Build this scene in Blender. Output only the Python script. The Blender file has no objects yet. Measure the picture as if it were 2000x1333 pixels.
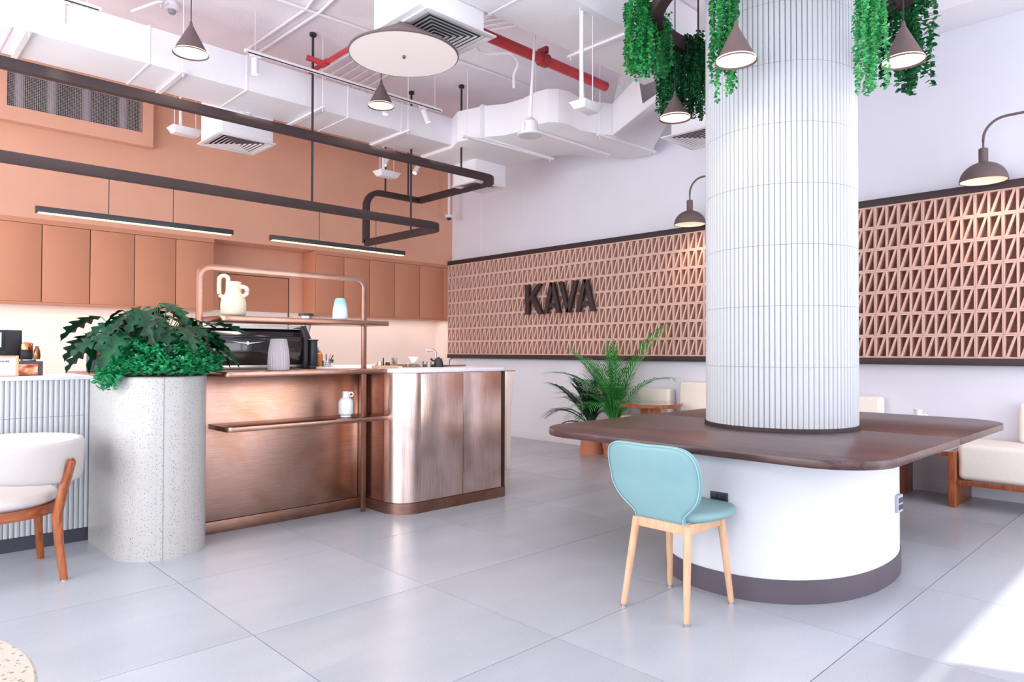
import bpy, bmesh, math, random
from mathutils import Vector, Matrix
random.seed(7)
sc = bpy.context.scene
COL = sc.collection
PI = math.pi

# ------------------------------------------------------------------ camera
cam = bpy.data.cameras.new('camera')
cam.sensor_width = 36.0
cam.lens = 1346.0 / 2000.0 * 36.0
cam.clip_start = 0.05
camo = bpy.data.objects.new('camera', cam)
COL.objects.link(camo)
YAW, PITCH, ROLL = 0.8014, 0.0144, -0.0024
Fw = Vector((math.cos(YAW)*math.cos(PITCH), math.sin(YAW)*math.cos(PITCH), math.sin(PITCH)))
Rr = Vector((math.sin(YAW), -math.cos(YAW), 0))
Dn = Fw.cross(Rr)
rx = Rr*math.cos(ROLL) + Dn*math.sin(ROLL)
dn = -Rr*math.sin(ROLL) + Dn*math.cos(ROLL)
m = Matrix((rx, -dn, -Fw)).transposed().to_4x4()
m.translation = Vector((0, 0, 1.33))
camo.matrix_world = m
sc.camera = camo

# ------------------------------------------------------------------ world, sun, daylight, exposure
sc.view_settings.view_transform = 'Standard'
sc.view_settings.look = 'None'
sc.view_settings.gamma = 1.0
sc.view_settings.use_curve_mapping = False
sc.view_settings.exposure = 0.16
sc.cycles.use_denoising = True
sc.cycles.max_bounces = 10
sc.cycles.diffuse_bounces = 8
sc.cycles.glossy_bounces = 4
sc.cycles.caustics_reflective = False
sc.cycles.caustics_refractive = False
sc.cycles.sample_clamp_indirect = 6.0

w = bpy.data.worlds.new('sky'); sc.world = w; w.use_nodes = True
bg = w.node_tree.nodes['Background']
bg.inputs[0].default_value = (0.80, 0.88, 1.0, 1)
bg.inputs[1].default_value = 1.0

def lamp(name, kind, loc, energy, color=(1, 1, 1), direction=None, **kw):
    l = bpy.data.lights.new(name, kind)
    l.energy = energy; l.color = color
    for k, v in kw.items(): setattr(l, k, v)
    o = bpy.data.objects.new(name, l); COL.objects.link(o); o.location = loc
    if direction is not None:
        o.rotation_euler = Vector(direction).to_track_quat('-Z', 'Y').to_euler()
    return o

SUN_DIR = Vector((-0.47, 1.0, -0.853))
lamp('sun', 'SUN', (0, -6, 6), 7.0, (1.0, 0.95, 0.88), SUN_DIR, angle=0.009)
# daylight coming in through the glazed front (behind the camera) and the left side, boosted there as fill
for xw, ww, en in ((3.75, 1.15, 46), (5.15, 1.25, 52), (6.58, 1.2, 52)):
    lamp('front_right_fill_daylight', 'AREA', (xw, -3.05, 1.9), en, (0.95, 0.97, 1.0), (0, 1, 0.0), shape='RECTANGLE', size=ww, size_y=3.4)  # two of these shine before the added sun-blocking panel, as fill
lamp('daylight_front_left', 'AREA', (-0.2, -3.05, 1.9), 105, (0.95, 0.97, 1.0), (0, 1, 0.0), shape='RECTANGLE', size=5.0, size_y=3.4)
lamp('left_fill_daylight', 'AREA', (-2.9, 4.2, 1.9), 430, (0.98, 0.99, 1.0), (1, 0, 0.0), shape='RECTANGLE', size=9.2, size_y=3.4)

# ------------------------------------------------------------------ material helpers
def lin(c):
    r = []
    for v in c[:3]:
        v = v/255.0
        r.append(v/12.92 if v <= 0.04045 else ((v+0.055)/1.055)**2.4)
    return (r[0], r[1], r[2], 1.0)

MATS = {}
def nodes_of(name):
    mt = bpy.data.materials.new(name); mt.use_nodes = True
    nt = mt.node_tree
    return mt, nt, nt.nodes, nt.links, nt.nodes['Principled BSDF']

def coords(nt, scale=(1, 1, 1), obj=True):
    tc = nt.nodes.new('ShaderNodeTexCoord'); mp = nt.nodes.new('ShaderNodeMapping')
    mp.inputs['Scale'].default_value = scale
    nt.links.new(tc.outputs['Object' if obj else 'Generated'], mp.inputs['Vector'])
    return mp

def ramp(nt, stops):
    r = nt.nodes.new('ShaderNodeValToRGB')
    e = r.color_ramp.elements
    e[0].position, e[0].color = stops[0]
    e[1].position, e[1].color = stops[-1]
    for p, c in stops[1:-1]:
        n = e.new(p); n.color = c
    return r

def plain(name, c, rough=0.6, metal=0.0, var=0.04, scale=6.0, bump=0.0, bscale=60.0, coat=0.0, spec=0.5, stretch=(1, 1, 1)):
    """paint / plastic / metal with a faint procedural mottling and relief"""
    if name in MATS: return MATS[name]
    mt, nt, N, L, b = nodes_of(name)
    base = lin(c)
    mp = coords(nt, stretch)
    nz = N.new('ShaderNodeTexNoise'); nz.inputs['Scale'].default_value = scale; nz.inputs['Detail'].default_value = 4
    L.new(mp.outputs[0], nz.inputs['Vector'])
    lo = tuple(max(0, v*(1-var)) for v in base[:3])+(1,)
    hi = tuple(min(1, v*(1+var)) for v in base[:3])+(1,)
    rp = ramp(nt, [(0.3, lo), (0.7, hi)])
    L.new(nz.outputs['Fac'], rp.inputs[0]); L.new(rp.outputs[0], b.inputs['Base Color'])
    b.inputs['Roughness'].default_value = rough
    b.inputs['Metallic'].default_value = metal
    b.inputs['Specular IOR Level'].default_value = spec
    b.inputs['Coat Weight'].default_value = coat
    if bump:
        n2 = N.new('ShaderNodeTexNoise'); n2.inputs['Scale'].default_value = bscale; n2.inputs['Detail'].default_value = 3
        L.new(mp.outputs[0], n2.inputs['Vector'])
        bp = N.new('ShaderNodeBump'); bp.inputs['Strength'].default_value = bump; bp.inputs['Distance'].default_value = 0.01
        L.new(n2.outputs['Fac'], bp.inputs['Height']); L.new(bp.outputs[0], b.inputs['Normal'])
    MATS[name] = mt
    return mt

def glow(name, c, strength):
    if name in MATS: return MATS[name]
    mt, nt, N, L, b = nodes_of(name)
    b.inputs['Base Color'].default_value = lin(c)
    b.inputs['Emission Color'].default_value = lin(c)
    b.inputs['Emission Strength'].default_value = strength
    MATS[name] = mt
    return mt

def wood(name, dark, light, axis=(1, 12, 12), rough=0.45, coat=0.0, plank=None, scale=3.0):
    if name in MATS: return MATS[name]
    mt, nt, N, L, b = nodes_of(name)
    mp = coords(nt, axis)
    nz = N.new('ShaderNodeTexNoise'); nz.inputs['Scale'].default_value = scale; nz.inputs['Detail'].default_value = 8; nz.inputs['Distortion'].default_value = 1.2
    L.new(mp.outputs[0], nz.inputs['Vector'])
    rp = ramp(nt, [(0.28, lin(dark)), (0.5, lin(tuple((a+c)/2 for a, c in zip(dark, light)))), (0.74, lin(light))])
    L.new(nz.outputs['Fac'], rp.inputs[0])
    src = rp.outputs[0]
    if plank:                       # planks of slightly different tone, running along the grain
        m2 = coords(nt, plank)
        vt = N.new('ShaderNodeTexWhiteNoise'); fl = N.new('ShaderNodeVectorMath'); fl.operation = 'FLOOR'
        L.new(m2.outputs[0], fl.inputs[0]); L.new(fl.outputs[0], vt.inputs['Vector'])
        mr = N.new('ShaderNodeMapRange'); mr.inputs['To Min'].default_value = 0.78; mr.inputs['To Max'].default_value = 1.18
        L.new(vt.outputs['Value'], mr.inputs['Value'])
        vm = N.new('ShaderNodeVectorMath'); vm.operation = 'SCALE'
        L.new(src, vm.inputs[0]); L.new(mr.outputs[0], vm.inputs['Scale'])
        src = vm.outputs[0]
    L.new(src, b.inputs['Base Color'])
    b.inputs['Roughness'].default_value = rough
    b.inputs['Coat Weight'].default_value = coat
    bp = N.new('ShaderNodeBump'); bp.inputs['Strength'].default_value = 0.15; bp.inputs['Distance'].default_value = 0.004
    L.new(nz.outputs['Fac'], bp.inputs['Height']); L.new(bp.outputs[0], b.inputs['Normal'])
    MATS[name] = mt
    return mt

def terrazzo(name, base, chips, scale=45, thr=0.32, rough=0.35):
    if name in MATS: return MATS[name]
    mt, nt, N, L, b = nodes_of(name)
    mp = coords(nt)
    vo = N.new('ShaderNodeTexVoronoi'); vo.inputs['Scale'].default_value = scale
    L.new(mp.outputs[0], vo.inputs['Vector'])
    rp = ramp(nt, [(thr-0.04, (1, 1, 1, 1)), (thr, (0, 0, 0, 1))])
    L.new(vo.outputs['Distance'], rp.inputs[0])
    sel = ramp(nt, [(0.45, (0, 0, 0, 1)), (0.5, (1, 1, 1, 1))])
    L.new(vo.outputs['Color'], sel.inputs[0])
    mul = N.new('ShaderNodeMath'); mul.operation = 'MULTIPLY'
    L.new(rp.outputs[0], mul.inputs[0]); L.new(sel.outputs[0], mul.inputs[1])
    cr = ramp(nt, [(0.3, lin(chips[0])), (0.5, lin(chips[1])), (0.7, lin(chips[2]))])
    sp = N.new('ShaderNodeSeparateColor'); L.new(vo.outputs['Color'], sp.inputs[0]); L.new(sp.outputs[1], cr.inputs[0])
    mx = N.new('ShaderNodeMix'); mx.data_type = 'RGBA'
    L.new(mul.outputs[0], mx.inputs['Factor']); mx.inputs['A'].default_value = lin(base); L.new(cr.outputs[0], mx.inputs['B'])
    L.new(mx.outputs['Result'], b.inputs['Base Color'])
    b.inputs['Roughness'].default_value = rough
    MATS[name] = mt
    return mt

def brushed(name, c, c2, rough=0.3, stretch=(0.6, 0.6, 60), patina=0.5, aniso=0.0):
    """brushed, unevenly patinated copper"""
    if name in MATS: return MATS[name]
    mt, nt, N, L, b = nodes_of(name)
    m1 = coords(nt, stretch)
    n1 = N.new('ShaderNodeTexNoise'); n1.inputs['Scale'].default_value = 6; n1.inputs['Detail'].default_value = 5
    L.new(m1.outputs[0], n1.inputs['Vector'])
    m2 = coords(nt, (1, 1, 1))
    n2 = N.new('ShaderNodeTexNoise'); n2.inputs['Scale'].default_value = 2.2; n2.inputs['Detail'].default_value = 5; n2.inputs['Distortion'].default_value = 0.8
    L.new(m2.outputs[0], n2.inputs['Vector'])
    rp = ramp(nt, [(0.42, lin(c)), (0.68, lin(c2))])
    L.new(n2.outputs['Fac'], rp.inputs[0])
    mr = N.new('ShaderNodeMapRange'); mr.inputs['From Min'].default_value = 0.3; mr.inputs['From Max'].default_value = 0.7
    mr.inputs['To Min'].default_value = 0.82; mr.inputs['To Max'].default_value = 1.15
    L.new(n1.outputs['Fac'], mr.inputs['Value'])
    vm = N.new('ShaderNodeVectorMath'); vm.operation = 'SCALE'
    L.new(rp.outputs[0], vm.inputs[0]); L.new(mr.outputs[0], vm.inputs['Scale'])
    L.new(vm.outputs[0], b.inputs['Base Color'])
    b.inputs['Metallic'].default_value = 1.0
    b.inputs['Roughness'].default_value = rough+0.03
    bp = N.new('ShaderNodeBump'); bp.inputs['Strength'].default_value = 0.12; bp.inputs['Distance'].default_value = 0.002
    L.new(n1.outputs['Fac'], bp.inputs['Height']); L.new(bp.outputs[0], b.inputs['Normal'])
    MATS[name] = mt
    return mt

def tile_mat(name, c, rough=0.28):
    if name in MATS: return MATS[name]
    mt, nt, N, L, b = nodes_of(name)
    tc = N.new('ShaderNodeTexCoord'); oi = N.new('ShaderNodeObjectInfo')
    ad = N.new('ShaderNodeVectorMath'); ad.operation = 'ADD'
    sc_ = N.new('ShaderNodeVectorMath'); sc_.operation = 'SCALE'; sc_.inputs['Scale'].default_value = 40
    cb = N.new('ShaderNodeCombineXYZ')
    L.new(oi.outputs['Random'], cb.inputs[0]); L.new(oi.outputs['Random'], cb.inputs[1])
    L.new(cb.outputs[0], sc_.inputs[0]); L.new(tc.outputs['Object'], ad.inputs[0]); L.new(sc_.outputs[0], ad.inputs[1])
    mp = N.new('ShaderNodeMapping'); mp.inputs['Scale'].default_value = (0.6, 1.6, 1); L.new(ad.outputs[0], mp.inputs[0])
    n1 = N.new('ShaderNodeTexNoise'); n1.inputs['Scale'].default_value = 1.6; n1.inputs['Detail'].default_value = 4; L.new(mp.outputs[0], n1.inputs['Vector'])
    n2 = N.new('ShaderNodeTexNoise'); n2.inputs['Scale'].default_value = 150; n2.inputs['Detail'].default_value = 2; L.new(ad.outputs[0], n2.inputs['Vector'])
    r1 = ramp(nt, [(0.25, lin(tuple(v*0.955 for v in c))), (0.75, lin(tuple(min(255, v*1.03) for v in c)))]); L.new(n1.outputs['Fac'], r1.inputs[0])
    mr = N.new('ShaderNodeMapRange'); mr.inputs['From Min'].default_value = 0.3; mr.inputs['From Max'].default_value = 0.7
    mr.inputs['To Min'].default_value = 0.93; mr.inputs['To Max'].default_value = 1.05; L.new(n2.outputs['Fac'], mr.inputs['Value'])
    vm = N.new('ShaderNodeVectorMath'); vm.operation = 'SCALE'; L.new(r1.outputs[0], vm.inputs[0]); L.new(mr.outputs[0], vm.inputs['Scale'])
    m3 = N.new('ShaderNodeMapRange'); m3.inputs['To Min'].default_value = 0.95; m3.inputs['To Max'].default_value = 1.04; L.new(oi.outputs['Random'], m3.inputs['Value'])
    v2 = N.new('ShaderNodeVectorMath'); v2.operation = 'SCALE'; L.new(vm.outputs[0], v2.inputs[0]); L.new(m3.outputs[0], v2.inputs['Scale'])
    L.new(v2.outputs[0], b.inputs['Base Color'])
    b.inputs['Roughness'].default_value = rough
    MATS[name] = mt
    return mt

def leafmat(name, c1, c2, rough=0.45, trans=0.15):
    if name in MATS: return MATS[name]
    mt, nt, N, L, b = nodes_of(name)
    mp = coords(nt)
    nz = N.new('ShaderNodeTexNoise'); nz.inputs['Scale'].default_value = 22; nz.inputs['Detail'].default_value = 3
    L.new(mp.outputs[0], nz.inputs['Vector'])
    rp = ramp(nt, [(0.35, lin(c1)), (0.65, lin(c2))]); L.new(nz.outputs['Fac'], rp.inputs[0])
    L.new(rp.outputs[0], b.inputs['Base Color'])
    b.inputs['Roughness'].default_value = rough
    b.inputs['Specular IOR Level'].default_value = 0.3
    b.inputs['Subsurface Weight'].default_value = 0.0
    MATS[name] = mt
    return mt

def glassm(name, c=(235, 240, 240)):
    if name in MATS: return MATS[name]
    mt, nt, N, L, b = nodes_of(name)
    b.inputs['Base Color'].default_value = lin(c); b.inputs['Transmission Weight'].default_value = 1.0
    b.inputs['Roughness'].default_value = 0.03; b.inputs['IOR'].default_value = 1.3
    MATS[name] = mt
    return mt

# ------------------------------------------------------------------ mesh builder
class MB:
    def __init__(s): s.v = []; s.f = []
    def add(s, vs, fs):
        n = len(s.v); s.v += [tuple(p) for p in vs]; s.f += [tuple(i+n for i in f) for f in fs]; return s
    def box(s, x0, x1, y0, y1, z0, z1):
        vs = [(x0, y0, z0), (x1, y0, z0), (x1, y1, z0), (x0, y1, z0), (x0, y0, z1), (x1, y0, z1), (x1, y1, z1), (x0, y1, z1)]
        return s.add(vs, [(0, 3, 2, 1), (4, 5, 6, 7), (0, 1, 5, 4), (1, 2, 6, 5), (2, 3, 7, 6), (3, 0, 4, 7)])
    def prism(s, poly, a0, a1, axis='z'):
        """extrude 2D polygon; axis z: (x,y); axis x: poly=(y,z); axis y: poly=(x,z)"""
        n = len(poly)
        def p3(p, a):
            return {'z': (p[0], p[1], a), 'x': (a, p[0], p[1]), 'y': (p[0], a, p[1])}[axis]
        vs = [p3(p, a0) for p in poly] + [p3(p, a1) for p in poly]
        fs = [tuple(range(n-1, -1, -1)), tuple(range(n, 2*n))]
        fs += [(i, (i+1) % n, n+(i+1) % n, n+i) for i in range(n)]
        return s.add(vs, fs)
    def lathe(s, prof, c=(0, 0, 0), n=28, cap=True):
        """prof: list of (r,z)"""
        vs = []; fs = []
        for r, z in prof:
            for k in range(n):
                a = 2*PI*k/n; vs.append((c[0]+r*math.cos(a), c[1]+r*math.sin(a), c[2]+z))
        for j in range(len(prof)-1):
            for k in range(n):
                k2 = (k+1) % n
                fs.append((j*n+k, j*n+k2, (j+1)*n+k2, (j+1)*n+k))
        if cap:
            if prof[0][0] > 1e-5: fs.append(tuple(range(n-1, -1, -1)))
            if prof[-1][0] > 1e-5: fs.append(tuple(range((len(prof)-1)*n, len(prof)*n)))
        return s.add(vs, fs)
    def cyl(s, c, r, z0, z1, n=20, r2=None):
        return s.lathe([(r, z0), (r if r2 is None else r2, z1)], (c[0], c[1], 0), n)
    def tube(s, path, r, n=8, closed=False, up=(0, 0, 1)):
        """round tube, r number or list"""
        sect = [(math.cos(2*PI*k/n), math.sin(2*PI*k/n)) for k in range(n)]
        return s.sweep(path, sect, r, closed, up)
    def bar(s, path, w_, h, closed=False, up=(0, 0, 1)):
        sect = [(-w_/2, -h/2), (w_/2, -h/2), (w_/2, h/2), (-w_/2, h/2)]
        return s.sweep(path, sect, 1.0, closed, up)
    def sweep(s, path, sect, r, closed=False, up=(0, 0, 1)):
        P = [Vector(p) for p in path]; n = len(sect); m_ = len(P)
        vs = []; fs = []
        up = Vector(up)
        prev = None
        for i, p in enumerate(P):
            if closed: t0 = (p-P[i-1]).normalized(); t1 = (P[(i+1) % m_]-p).normalized()
            else:
                t1 = (P[i+1]-p).normalized() if i < m_-1 else (p-P[i-1]).normalized()
                t0 = (p-P[i-1]).normalized() if i > 0 else t1
            t = (t0+t1).normalized() if (t0+t1).length > 1e-6 else t1
            side = t.cross(up)
            if side.length < 1e-3:
                side = prev if prev is not None else t.cross(Vector((1, 0, 0)))
                side = side - t*side.dot(t)
            side.normalize()
            if prev is not None and side.dot(prev) < -0.2 and abs(t.dot(up)) > 0.9: side = -side
            prev = side
            u = side.cross(t).normalized()
            k = 1.0/max(0.35, math.sqrt(max(0.0, (1+t0.dot(t1))/2)))
            bis = (t1-t0)
            rr = r[i] if isinstance(r, (list, tuple)) else r
            for a, b_ in sect:
                off = side*a*rr + u*b_*rr
                if bis.length > 1e-4 and k > 1.001:
                    bn = bis.normalized(); off = off + bn*off.dot(bn)*(k-1)
                vs.append(p+off)
        rings = m_ if closed else m_-1
        for i in range(rings):
            i2 = (i+1) % m_
            for k in range(n):
                k2 = (k+1) % n
                fs.append((i*n+k, i*n+k2, i2*n+k2, i2*n+k))
        if not closed:
            fs.append(tuple(range(n-1, -1, -1))); fs.append(tuple(range((m_-1)*n, m_*n)))
        return s.add(vs, fs)
    def grid(s, fn, nu, nv, wrap=False):
        vs = [fn(i/nu, j/nv) for i in range(nu+1) for j in range(nv+1)]
        fs = [(i*(nv+1)+j, (i+1)*(nv+1)+j, (i+1)*(nv+1)+j+1, i*(nv+1)+j+1) for i in range(nu) for j in range(nv)]
        return s.add(vs, fs)
    def sphere(s, c, r, n=14, sz=1.0):
        prof = [(max(1e-4, r*math.sin(PI*j/(n//2+2))), -r*sz*math.cos(PI*j/(n//2+2))) for j in range(n//2+3)]
        return s.lathe(prof, c, n, cap=False)
    def xf(s, M):
        s.v = [tuple(M @ Vector(p)) for p in s.v]; return s
    def mesh(s, name, off=Vector((0, 0, 0)), bevel=0.0, smooth=35, solid=0.0, subsurf=0, weld=False, seg=2):
        me = bpy.data.meshes.new(name)
        me.from_pydata([(p[0]-off[0], p[1]-off[1], p[2]-off[2]) for p in s.v], [], s.f)
        me.update()
        if weld or bevel or not s.f or True:
            bm = bmesh.new(); bm.from_mesh(me)
            if weld: bmesh.ops.remove_doubles(bm, verts=bm.verts, dist=1e-5)
            if solid:
                bmesh.ops.recalc_face_normals(bm, faces=bm.faces)
                bmesh.ops.solidify(bm, geom=bm.faces[:], thickness=solid)
            bmesh.ops.recalc_face_normals(bm, faces=bm.faces)
            if bevel:
                es = [e for e in bm.edges if len(e.link_faces) == 2 and e.calc_face_angle(0) > 0.5]
                bmesh.ops.bevel(bm, geom=es, offset=bevel, segments=seg, profile=0.5, affect='EDGES', clamp_overlap=True)
            bm.to_mesh(me); bm.free()
        if smooth:
            for p in me.polygons: p.use_smooth = True
            me.set_sharp_from_angle(angle=math.radians(smooth))
        return me

ORG = {}
def origin(o):
    return ORG.get(o.name, Vector((0, 0, 0))) if o is not None else Vector((0, 0, 0))

def thing(name, label, cat, loc=(0, 0, 0), group=None, kind=None):
    o = bpy.data.objects.new(name, None); COL.objects.link(o)
    o.empty_display_size = 0.1
    o.location = loc; ORG[o.name] = Vector(loc)
    o['label'] = label; o['category'] = cat
    if group: o['group'] = group
    if kind: o['kind'] = kind
    return o

def part(name, mb, mat, parent, label=None, kind=None, **kw):
    """a mesh of its own under a thing (or a part); coordinates given in world space"""
    off = origin(parent)
    me = mb.mesh(name, off, **kw)
    o = bpy.data.objects.new(name, me); COL.objects.link(o)
    me.materials.append(mat)
    o.parent = parent; ORG[o.name] = off
    if label: o['label'] = label
    if kind: o['kind'] = kind
    return o

def solo(name, mb, mat, label, cat, loc, group=None, kind=None, **kw):
    me = mb.mesh(name, Vector(loc), **kw)
    o = bpy.data.objects.new(name, me); COL.objects.link(o); o.location = loc; ORG[o.name] = Vector(loc)
    me.materials.append(mat)
    o['label'] = label; o['category'] = cat
    if group: o['group'] = group
    if kind: o['kind'] = kind
    return o

def struct(name, mb, mat, parent=None, **kw):
    me = mb.mesh(name, **kw)
    o = bpy.data.objects.new(name, me); COL.objects.link(o); me.materials.append(mat)
    o['kind'] = 'structure'
    ORG[o.name] = Vector((0, 0, 0))
    if parent: o.parent = parent
    return o

def piece(name, me, parent, loc, rz=0.0, kind=None):
    """a repeated piece sharing mesh data"""
    o = bpy.data.objects.new(name, me); COL.objects.link(o)
    o.parent = parent; o.location = Vector(loc)-origin(parent); o.rotation_euler = (0, 0, rz)
    if kind: o['kind'] = kind
    return o

def dup(root, loc, rz=None, label=None, group=None, scale=None):
    def cp(o, par):
        c = o.copy(); COL.objects.link(c)
        if par is not None: c.parent = par
        for ch in [k for k in COL.objects if k.parent == o]: cp(ch, c)
        return c
    r = cp(root, None)
    r.location = loc
    if rz is not None: r.rotation_euler = (0, 0, rz)
    if scale: r.scale = scale
    if label: r['label'] = label
    if group: r['group'] = group
    return r

def arc(cx, cy, r, a0, a1, n):
    return [(cx+r*math.cos(a0+(a1-a0)*i/n), cy+r*math.sin(a0+(a1-a0)*i/n)) for i in range(n+1)]

def rrect(x0, x1, y0, y1, r, n=10):
    r = min(r, (x1-x0)/2-1e-4, (y1-y0)/2-1e-4)
    return (arc(x1-r, y0+r, r, -PI/2, 0, n)+arc(x1-r, y1-r, r, 0, PI/2, n) +
            arc(x0+r, y1-r, r, PI/2, PI, n)+arc(x0+r, y0+r, r, PI, 1.5*PI, n))

def rbend(pts, r, n=8):
    """round the inner corners of a 3D polyline"""
    P = [Vector(p) for p in pts]; out = [P[0]]
    for i in range(1, len(P)-1):
        rr = r[i] if isinstance(r, (list, tuple)) else r
        if rr <= 0: out.append(P[i]); continue
        a = (P[i-1]-P[i]).normalized(); b = (P[i+1]-P[i]).normalized()
        ang = a.angle(b); d = rr/math.tan(ang/2)
        p0 = P[i]+a*d; p1 = P[i]+b*d
        cdir = (a+b).normalized(); c = P[i]+cdir*(rr/math.sin(ang/2))
        v0 = p0-c; v1 = p1-c
        th = v0.angle(v1); ww = (v1-v0*math.cos(th))/math.sin(th)
        for k in range(n+1):
            out.append(c+v0*math.cos(th*k/n)+ww*math.sin(th*k/n))
    out.append(P[-1])
    return out

# ------------------------------------------------------------------ shared materials
M_wall = plain('white_wall_paint', (226, 226, 236), 0.75, var=0.015, scale=2, bump=0.05, bscale=90)
M_orange = plain('peach_plaster', (216, 163, 138), 0.8, var=0.05, scale=1.3, bump=0.08, bscale=50)
M_cream = plain('cream_backsplash', (242, 227, 219), 0.55, var=0.02, scale=2)
M_slab = plain('painted_concrete_ceiling', (245, 239, 243), 0.9, var=0.05, scale=2.0, bump=0.25, bscale=30)
M_duct = plain('white_duct_wrap', (238, 236, 241), 0.75, var=0.015, scale=3, bump=0.22, bscale=14)
M_white = plain('white_painted_metal', (234, 231, 235), 0.45, var=0.01)
M_brown = plain('dark_brown_metal', (56, 40, 42), 0.6, var=0.05, scale=5)
M_brown2 = plain('mocha_shade_metal', (104, 86, 86), 0.6, var=0.04, scale=12, bump=0.05, bscale=200)
M_black = plain('black_metal', (40, 40, 46), 0.4, var=0.05)
M_red = plain('red_pipe_paint', (188, 52, 60), 0.45, var=0.12, scale=8)
M_cab = plain('terracotta_cabinet_lacquer', (196, 134, 104), 0.6, var=0.03, scale=1.6)
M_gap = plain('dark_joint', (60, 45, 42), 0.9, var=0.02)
M_copper_h = brushed('brushed_copper_horizontal_grain', (190, 153, 140), (174, 125, 98), 0.27, (0.8, 0.8, 45))
M_kickcop = brushed('copper_kick_metal', (150, 116, 104), (134, 94, 74), 0.42, (2, 2, 30))
M_copper_v = brushed('brushed_copper_vertical_grain', (234, 210, 202), (206, 176, 164), 0.24, (40, 40, 0.8))
M_copper_s = brushed('copper_shelf_metal', (172, 136, 122), (156, 114, 96), 0.26, (2, 2, 40))
M_tile = tile_mat('grey_porcelain_tile', (176, 180, 188), 0.26)
M_grout = plain('grout', (96, 98, 104), 0.9)
M_rib = plain('white_glazed_rib', (190, 193, 198), 0.42, var=0.012, scale=4)
M_brick = plain('pink_terracotta_block', (222, 184, 170), 0.85, var=0.05, scale=9, bump=0.12, bscale=120)
M_walnut = wood('dark_walnut_boards', (52, 31, 33), (98, 63, 60), (14, 1.2, 14), 0.30, 0.0, plank=(9, 0.0, 0))
M_walnut_e = wood('walnut_frame', (120, 56, 26), (186, 104, 56), (10, 10, 1.5), 0.42, 0.2)
M_oak = wood('light_oak', (200, 154, 118), (224, 184, 150), (14, 14, 1.4), 0.5)
M_terr = terrazzo('cream_terrazzo', (184, 182, 180), ((156, 136, 120), (172, 165, 160), (136, 130, 126)), 105, 0.33, 0.3)
M_terr2 = terrazzo('cream_terrazzo_top', (192, 188, 176), ((160, 124, 92), (170, 158, 140), (140, 122, 104)), 95, 0.34, 0.35)
M_upw = plain('cream_upholstery', (244, 236, 226), 0.7, var=0.02, scale=30, bump=0.1, bscale=400)
M_upl = plain('pale_leather', (204, 197, 194), 0.5, var=0.02, scale=10, bump=0.06, bscale=300)
M_blue = plain('pale_blue_leather', (126, 163, 167), 0.5, var=0.02, scale=10, bump=0.06, bscale=300)
M_bluepipe = plain('blue_piping', (140, 190, 198), 0.5)
M_terracotta = plain('terracotta_pot_clay', (206, 134, 104), 0.8, var=0.05, bump=0.06)
M_kick = plain('dark_plum_kickboard', (88, 78, 88), 0.5, var=0.05, scale=3)
M_kick2 = plain('dark_kickboard', (62, 62, 76), 0.45, var=0.05, scale=3)
M_leaf_d = leafmat('dark_leaf', (4, 40, 24), (10, 66, 38), 0.42)
M_leaf_g = leafmat('green_leaf', (20, 128, 78), (70, 186, 124), 0.4)
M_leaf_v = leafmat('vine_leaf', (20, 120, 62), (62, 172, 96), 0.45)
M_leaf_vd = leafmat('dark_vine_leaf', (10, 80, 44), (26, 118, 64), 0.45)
M_palm = leafmat('palm_leaf', (34, 138, 60), (98, 192, 98), 0.45)
M_palm_d = leafmat('dark_palm_leaf', (22, 62, 42), (40, 92, 56), 0.45)
M_stem = plain('plant_stem', (120, 150, 80), 0.6)
M_soil = plain('soil', (70, 52, 42), 0.95, var=0.3, scale=40)
M_steel = plain('brushed_steel', (190, 190, 192), 0.3, 1.0, var=0.05)
M_glow = glow('warm_lamp_glow', (255, 230, 196), 1.3)
M_glow_w = glow('white_diffuser_glow', (238, 228, 226), 0.16)
M_led = glow('warm_led', (255, 216, 150), 2.2)
M_glow_s = glow('spot_lamp_glow', (255, 240, 215), 4.0)
M_dome_in = glow('dome_inner_glow', (246, 230, 206), 0.45)

# ------------------------------------------------------------------ room shell
XW, XL, YB, YS, YF, ZC = 7.46, -3.0, 9.63, 9.18, -3.2, 4.6
fl = struct('floor', MB().box(XL, XW, YF, YB, -0.12, -0.008), M_grout, smooth=0)
T = 1.0; J = 0.0022
full = MB().box(-T/2+J, T/2-J, -T/2+J, T/2-J, -0.008, 0).mesh('tile', smooth=0); full.materials.append(M_tile)
xs = [1.386+k for k in range(-5, 7)]; ys = [1.17+0.995*k for k in range(-5, 10)]
for x0 in xs:
    for y0 in ys:
        ax, bx_ = max(x0, XL), min(x0+1.0, XW); ay, by = max(y0, YF), min(y0+0.995, YB)
        if bx_-ax < 0.02 or by-ay < 0.02: continue
        if bx_-ax > 0.999 and by-ay > 0.994:
            o = piece('tile', full, fl, ((ax+bx_)/2, (ay+by)/2, 0)); o.scale = (1, 0.995, 1)
        else:
            me = MB().box(ax+J, bx_-J, ay+J, by-J, -0.008, 0).mesh('tile', Vector(((ax+bx_)/2, (ay+by)/2, 0)), smooth=0); me.materials.append(M_tile)
            piece('tile', me, fl, ((ax+bx_)/2, (ay+by)/2, 0))

struct('ceiling', MB().box(XL, XW, YF, YB, ZC, ZC+0.15), M_slab, smooth=0)
wr = struct('wall_right', MB().box(XW, XW+0.15, YF, YB+0.15, -0.12, ZC+0.15), M_wall, smooth=0)
wb = struct('wall_back', MB().box(XL-0.15, XW, YB, YB+0.15, -0.12, ZC+0.15), M_cream, smooth=0)
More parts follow.
